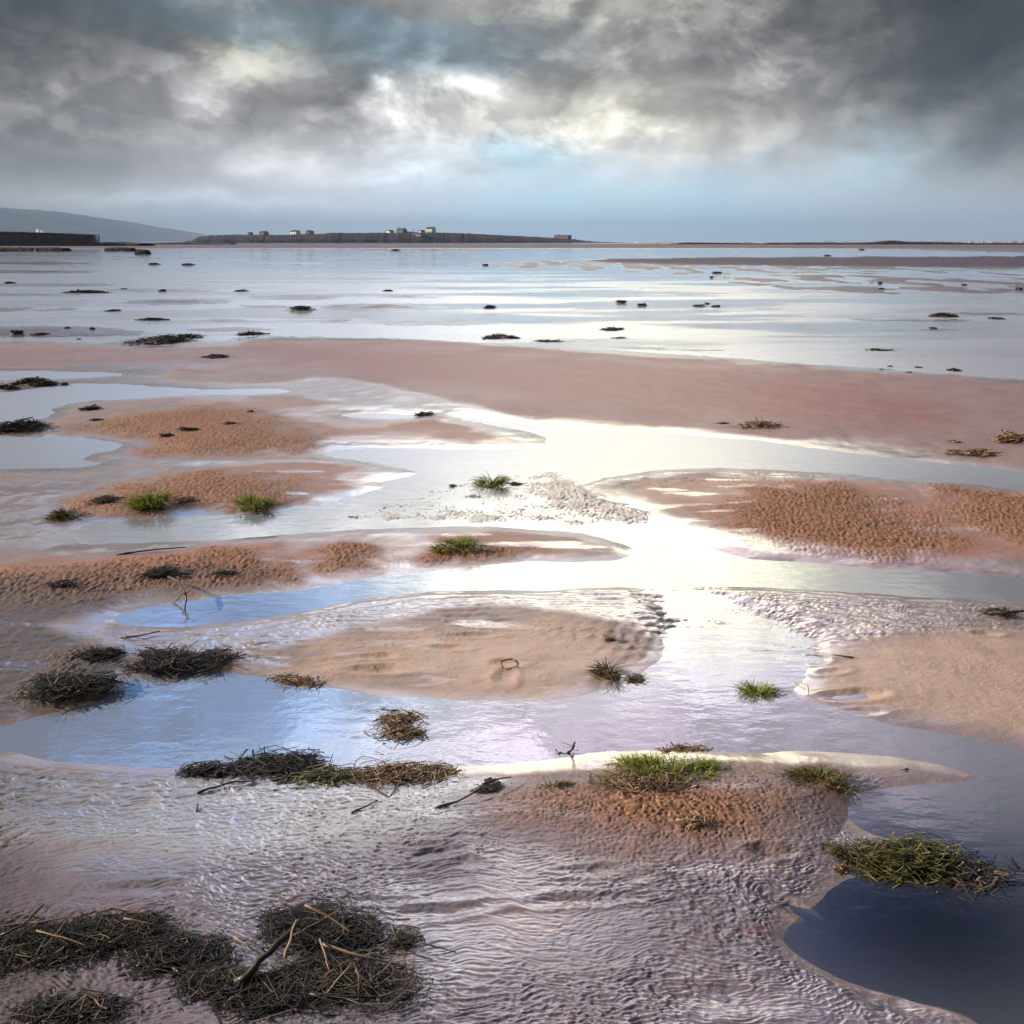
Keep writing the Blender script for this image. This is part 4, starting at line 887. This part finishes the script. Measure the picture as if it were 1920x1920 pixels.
# gorse bushes on the island skyline
def bush(u, v, wpx, hpx, label, dist=ISL + 22):
    x, y, z0 = wpt(u, v, dist); A = wpx / 2 * dist / F; H = hpx * dist / F; rg = random.Random(int(u * 3))
    e = empty('bush', (x, y, z0 - .3), label, 'bush', 'bushes on the island')
    vs = []; fs = []; ts = []
    for _ in range(420):
        t = rg.uniform(0, 6.283); r_ = math.sqrt(rg.random()); q = rg.random() * math.sqrt(max(0, 1 - r_ * r_)) * rg.uniform(.6, 1.15)
        p = np.array((A * r_ * math.cos(t), A * .6 * r_ * math.sin(t), H * q + .1)); b = len(vs); s0 = rg.uniform(.25, .5)
        for _k in range(3): vs.append(p + np.array([rg.uniform(-s0, s0) for _ in range(3)]))
        fs.append((b, b + 1, b + 2)); tt = rg.random() * .5; ts += [tt] * 3
    obj('foliage', vs, fs, MAT['olive'], e, tint=ts)
    k = Strands(); k.add([(0, 0, 0), (.1, 0, H * .3), (0, .1, H * .6)], .2, .1, .1); obj('stem', k.v, k.f, MAT['drift'], e, tint=k.t)
bush(619, 439, 16, 3.5, 'widest rounded bush on the island skyline left of the main houses'); bush(638, 439, 8, 2.2, 'small bush right of the widest bush on the island')
bush(958, 443.5, 14, 2.2, 'low bush on the falling right slope of the island'); bush(975, 444, 12, 2, 'lowest bush further right on the island slope'); bush(586, 440.5, 4, 2.5, 'tiny bush beside the dark stone cottage')

# rock ledges, wall, reef: real lumps of rock
rk = mud_mat('wet_black_rock', (.008, .008, .009), (.035, .030, .028), .6)
rk2 = mud_mat('reef_rock', (.015, .014, .018), (.06, .045, .05), .5)
def ledge(name, pts, base_v, dist, depth, label, cat, mat, rough=.5, group=None, seed=1, square=False):
    """pts = skyline (u, v) left to right"""
    us_ = np.linspace(pts[0][0], pts[-1][0], max(24, int((pts[-1][0] - pts[0][0]) / 2)))
    tv = np.interp(us_, [p[0] for p in pts], [p[1] for p in pts])
    rows = [0, .02, .08, .25, .6, 1.0]; hs = [0, .55, .92, 1, .95, .0]
    if square: rows = [0, .01, .02, .5, .99, 1.0]; hs = [0, .97, 1, 1, 1, 0]
    X_ = np.zeros((len(rows), len(us_))); Y_ = X_.copy(); Z_ = X_.copy()
    for j, (r_, hh) in enumerate(zip(rows, hs)):
        for i, u in enumerate(us_):
            x, y, zt = wpt(u, tv[i], dist + depth * .1); nn = pn(np.array([u * .21]), np.array([j * 1.3]), seed)[0]
            X_[j, i] = x - us_[0] * 0; Y_[j, i] = dist + r_ * depth + nn * depth * .03; Z_[j, i] = -.3 + (zt + .3) * hh * (1 + rough * .12 * nn)
    m2 = grid_mesh(name, X_ - X_.mean(), Y_ - dist, Z_); m2.materials.append(mat)
    o = bpy.data.objects.new(name, m2); col.objects.link(o); o.location = (X_.mean(), dist, 0); tag(o, label, cat, group); return o
WD_ = 330.0
# the dark sea wall on the left, its end face square
wall = ledge('sea_wall', [(-420, 432), (-150, 433.5), (0, 434.5), (40, 435), (90, 436.5), (130, 438), (150, 439), (176, 439.6), (177.5, 440), (178, 458)], 460, WD_, 5, 'long black sea wall with a square end at the left horizon', 'sea wall', rk, .25, seed=3, square=True)
vs = []; fs = []
x0_, _, zt_ = wpt(-420, 433, WD_ - 1); x1_, _, _ = wpt(176, 440, WD_ - 1)
for k in range(60):
    t = k / 59; xx_ = x0_ + (x1_ - x0_) * t; zt = wpt(-420 + 596 * t, np.interp(-420 + 596 * t, [-420, 0, 90, 176], [440, 441, 442.5, 444]), WD_ - 1)[2]
    b = len(vs); vs += [(xx_, WD_ - 1.6, -.5), (xx_, WD_ - 1.2, zt), (xx_, WD_ + 1.5, zt + .05)]
    if k: fs += [(b - 3, b, b + 1, b - 2), (b - 2, b + 1, b + 2, b - 1)]
b = obj('lower_berm', vs, fs, mud_mat('berm_stone', (.012, .011, .011), (.05, .045, .042), .5), None); b.parent = wall; b.matrix_parent_inverse = wall.matrix_world.inverted(); 
b.location = (-wall.location[0], -wall.location[1], 0); b.matrix_parent_inverse.identity()
foam = solid_mat('surf_foam', (.80, .82, .84))
RL = 'low reefs and ledges on the horizon'
ledge('rock_reef', [(178, 455.5), (190, 453.6), (210, 453.8), (226, 453.2), (240, 454.8), (262, 455.8)], 458, 330, 20, 'low black rocks at the foot of the sea wall end', 'reef', rk, 1.0, RL, 5)
ledge('rock_reef', [(240, 456.6), (280, 455.6), (330, 454.6), (350, 454.0), (370, 455.2), (430, 455.9)], 458, 480, 20, 'thin dark reef joining the sea wall rocks to the island', 'reef', rk, 1.0, RL, 6)
ledge('rock_reef', [(-120, 465), (-80, 463.6), (0, 463.2), (60, 463.9), (105, 463.3), (118, 465)], 466, 170, 5, 'left half of the dark stones below the sea wall', 'reef', rk2, 1.0, RL, 7)
ledge('rock_reef', [(196, 465), (206, 463.9), (222, 463.2), (238, 463.8), (246, 465)], 466, 172, 4, 'short dark stones below the tip of the sea wall rocks', 'reef', rk2, 1.0, RL, 17)
ledge('rock_reef', [(253, 468.5), (258, 467.2), (266, 467.4), (272, 468.6)], 469, 130, 3, 'tiny lone black rock below the gap beside the island', 'reef', rk2, 1.0, RL, 18)
ledge('rock_reef', [(1264, 456.5), (1275, 454.6), (1290, 454.2), (1330, 454.8), (1380, 455.2), (1425, 456.2)], 457, 500, 16, 'left ledge of dark rock on the right horizon', 'reef', rk2, 1.0, RL, 8)
ledge('rock_reef', [(1428, 456.3), (1450, 454.8), (1475, 455.2), (1500, 454.4), (1560, 454.6), (1600, 455.4), (1640, 454.0), (1668, 450.8), (1685, 451.2), (1700, 453), (1740, 453.4), (1790, 454.2), (1830, 455.6)], 457, 480, 18, 'long dark rock ledge with a hump on the right horizon', 'reef', rk2, 1.0, RL, 9)
ledge('rock_reef', [(1835, 456.0), (1870, 455.0), (1920, 455.4), (2000, 454.8), (2200, 455.2), (2400, 456.5)], 457, 460, 18, 'rightmost dark ledge running out of the picture', 'reef', rk2, 1.0, RL, 10)
# breaking surf along the horizon, far beyond the ledges
fv = []; ff_ = []; rg = random.Random(5)
for _ in range(900):
    u = rg.uniform(1180, 2500) if rg.random() < .93 else rg.uniform(-300, 180)
    dist = rg.uniform(700, 1100); x = (u - 960) / F * dist; L_ = rg.uniform(1, 7); hh = rg.uniform(.3, 1.7) * (1 if u > 1500 else .6)
    b = len(fv); n_ = 7
    for i in range(n_):
        t = i / (n_ - 1) * 2 - 1; a = hh * (1 - t * t) * rg.uniform(.6, 1.2)
        fv += [(x + L_ * t, dist - .6, -.1), (x + L_ * t, dist, a), (x + L_ * t, dist + .8, -.1)]
        if i: q = b + (i - 1) * 3; ff_ += [(q, q + 3, q + 4, q + 1), (q + 1, q + 4, q + 5, q + 2)]
o = obj('surf', fv, ff_, foam); o['kind'] = 'stuff'; o['label'] = 'broken white surf along the right horizon'
# two white houses peeping over the wall, on the far shore
house(69, 436.5, 5.5, 6.5, 'white far-shore house above the sea wall, the left and taller one', dist=3600, chim=(.2,), dep=8, group='far shore houses', wins=2)
house(77, 436.5, 4, 4.5, 'white far-shore house above the sea wall, the right and lower one', dist=3620, chim=(), dep=8, group='far shore houses', wins=2)

# distant hill
HD = 5200.0
hp = [(-900, 420), (-600, 398), (-300, 388), (-60, 391), (0, 394), (40, 394.5), (70, 396.5), (100, 398), (150, 401.5), (200, 409.5), (250, 416), (300, 425), (340, 431), (372, 436.5), (400, 444), (430, 453)]
hu = np.arange(-900, 432, 1.5); ht = np.interp(hu, [p[0] for p in hp], [p[1] for p in hp]) + 1.3 * fbm(hu * .05, hu * 0 + 1, 31, 3) - .9 * np.abs(fbm(hu * .5, hu * 0 + 1, 33, 3))
rows = np.linspace(0, 1, 26); HX = np.zeros((26, len(hu))); HY = HX.copy(); HZ = HX.copy()
for j, r_ in enumerate(rows):
    dd = HD - 900 + 900 * r_ if r_ < .8 else HD - 900 + 720 + (r_ - .8) * 4000
    e_ = math.sin(min(1, r_ / .8) * math.pi / 2) if r_ <= .8 else math.cos((r_ - .8) / .2 * math.pi / 2)
    HX[j] = (hu - 960) / F * (HD - 180); HY[j] = dd
    HZ[j] = -6 + ((HOR - ht) / F / math.cos(0) * (HD - 180) + 8) * e_ * (1 + .10 * fbm(hu * .02, hu * 0 + r_ * 6, 35, 4) * (1 - e_))
hme = grid_mesh('hill', HX, HY, HZ); hme.materials.append(mud_mat('wooded_slope', (.03, .04, .025), (.09, .10, .05), .006))
ho = bpy.data.objects.new('hill', hme); col.objects.link(ho); ho['kind'] = 'structure'; ho['label'] = 'long hazy hill falling to the sea at left'

# haze: one even box of air round everything
hv, hf = box_v(-8200, 8200, -40, 11500, -2, 205)
hz_, nt, bs = new_mat('haze_air'); nt.nodes.remove(bs); pv = nt.nodes.new('ShaderNodeVolumePrincipled')
pv.inputs['Density'].default_value = 1.3e-4; pv.inputs['Color'].default_value = (.42, .62, 1.0, 1); pv.inputs['Anisotropy'].default_value = -.1
nt.links.new(pv.outputs[0], nt.nodes['Material Output'].inputs['Volume'])
HAZE = True
if HAZE:
    o = obj('haze', hv, hf, hz_); o['kind'] = 'stuff'; o['label'] = 'thin sea haze'
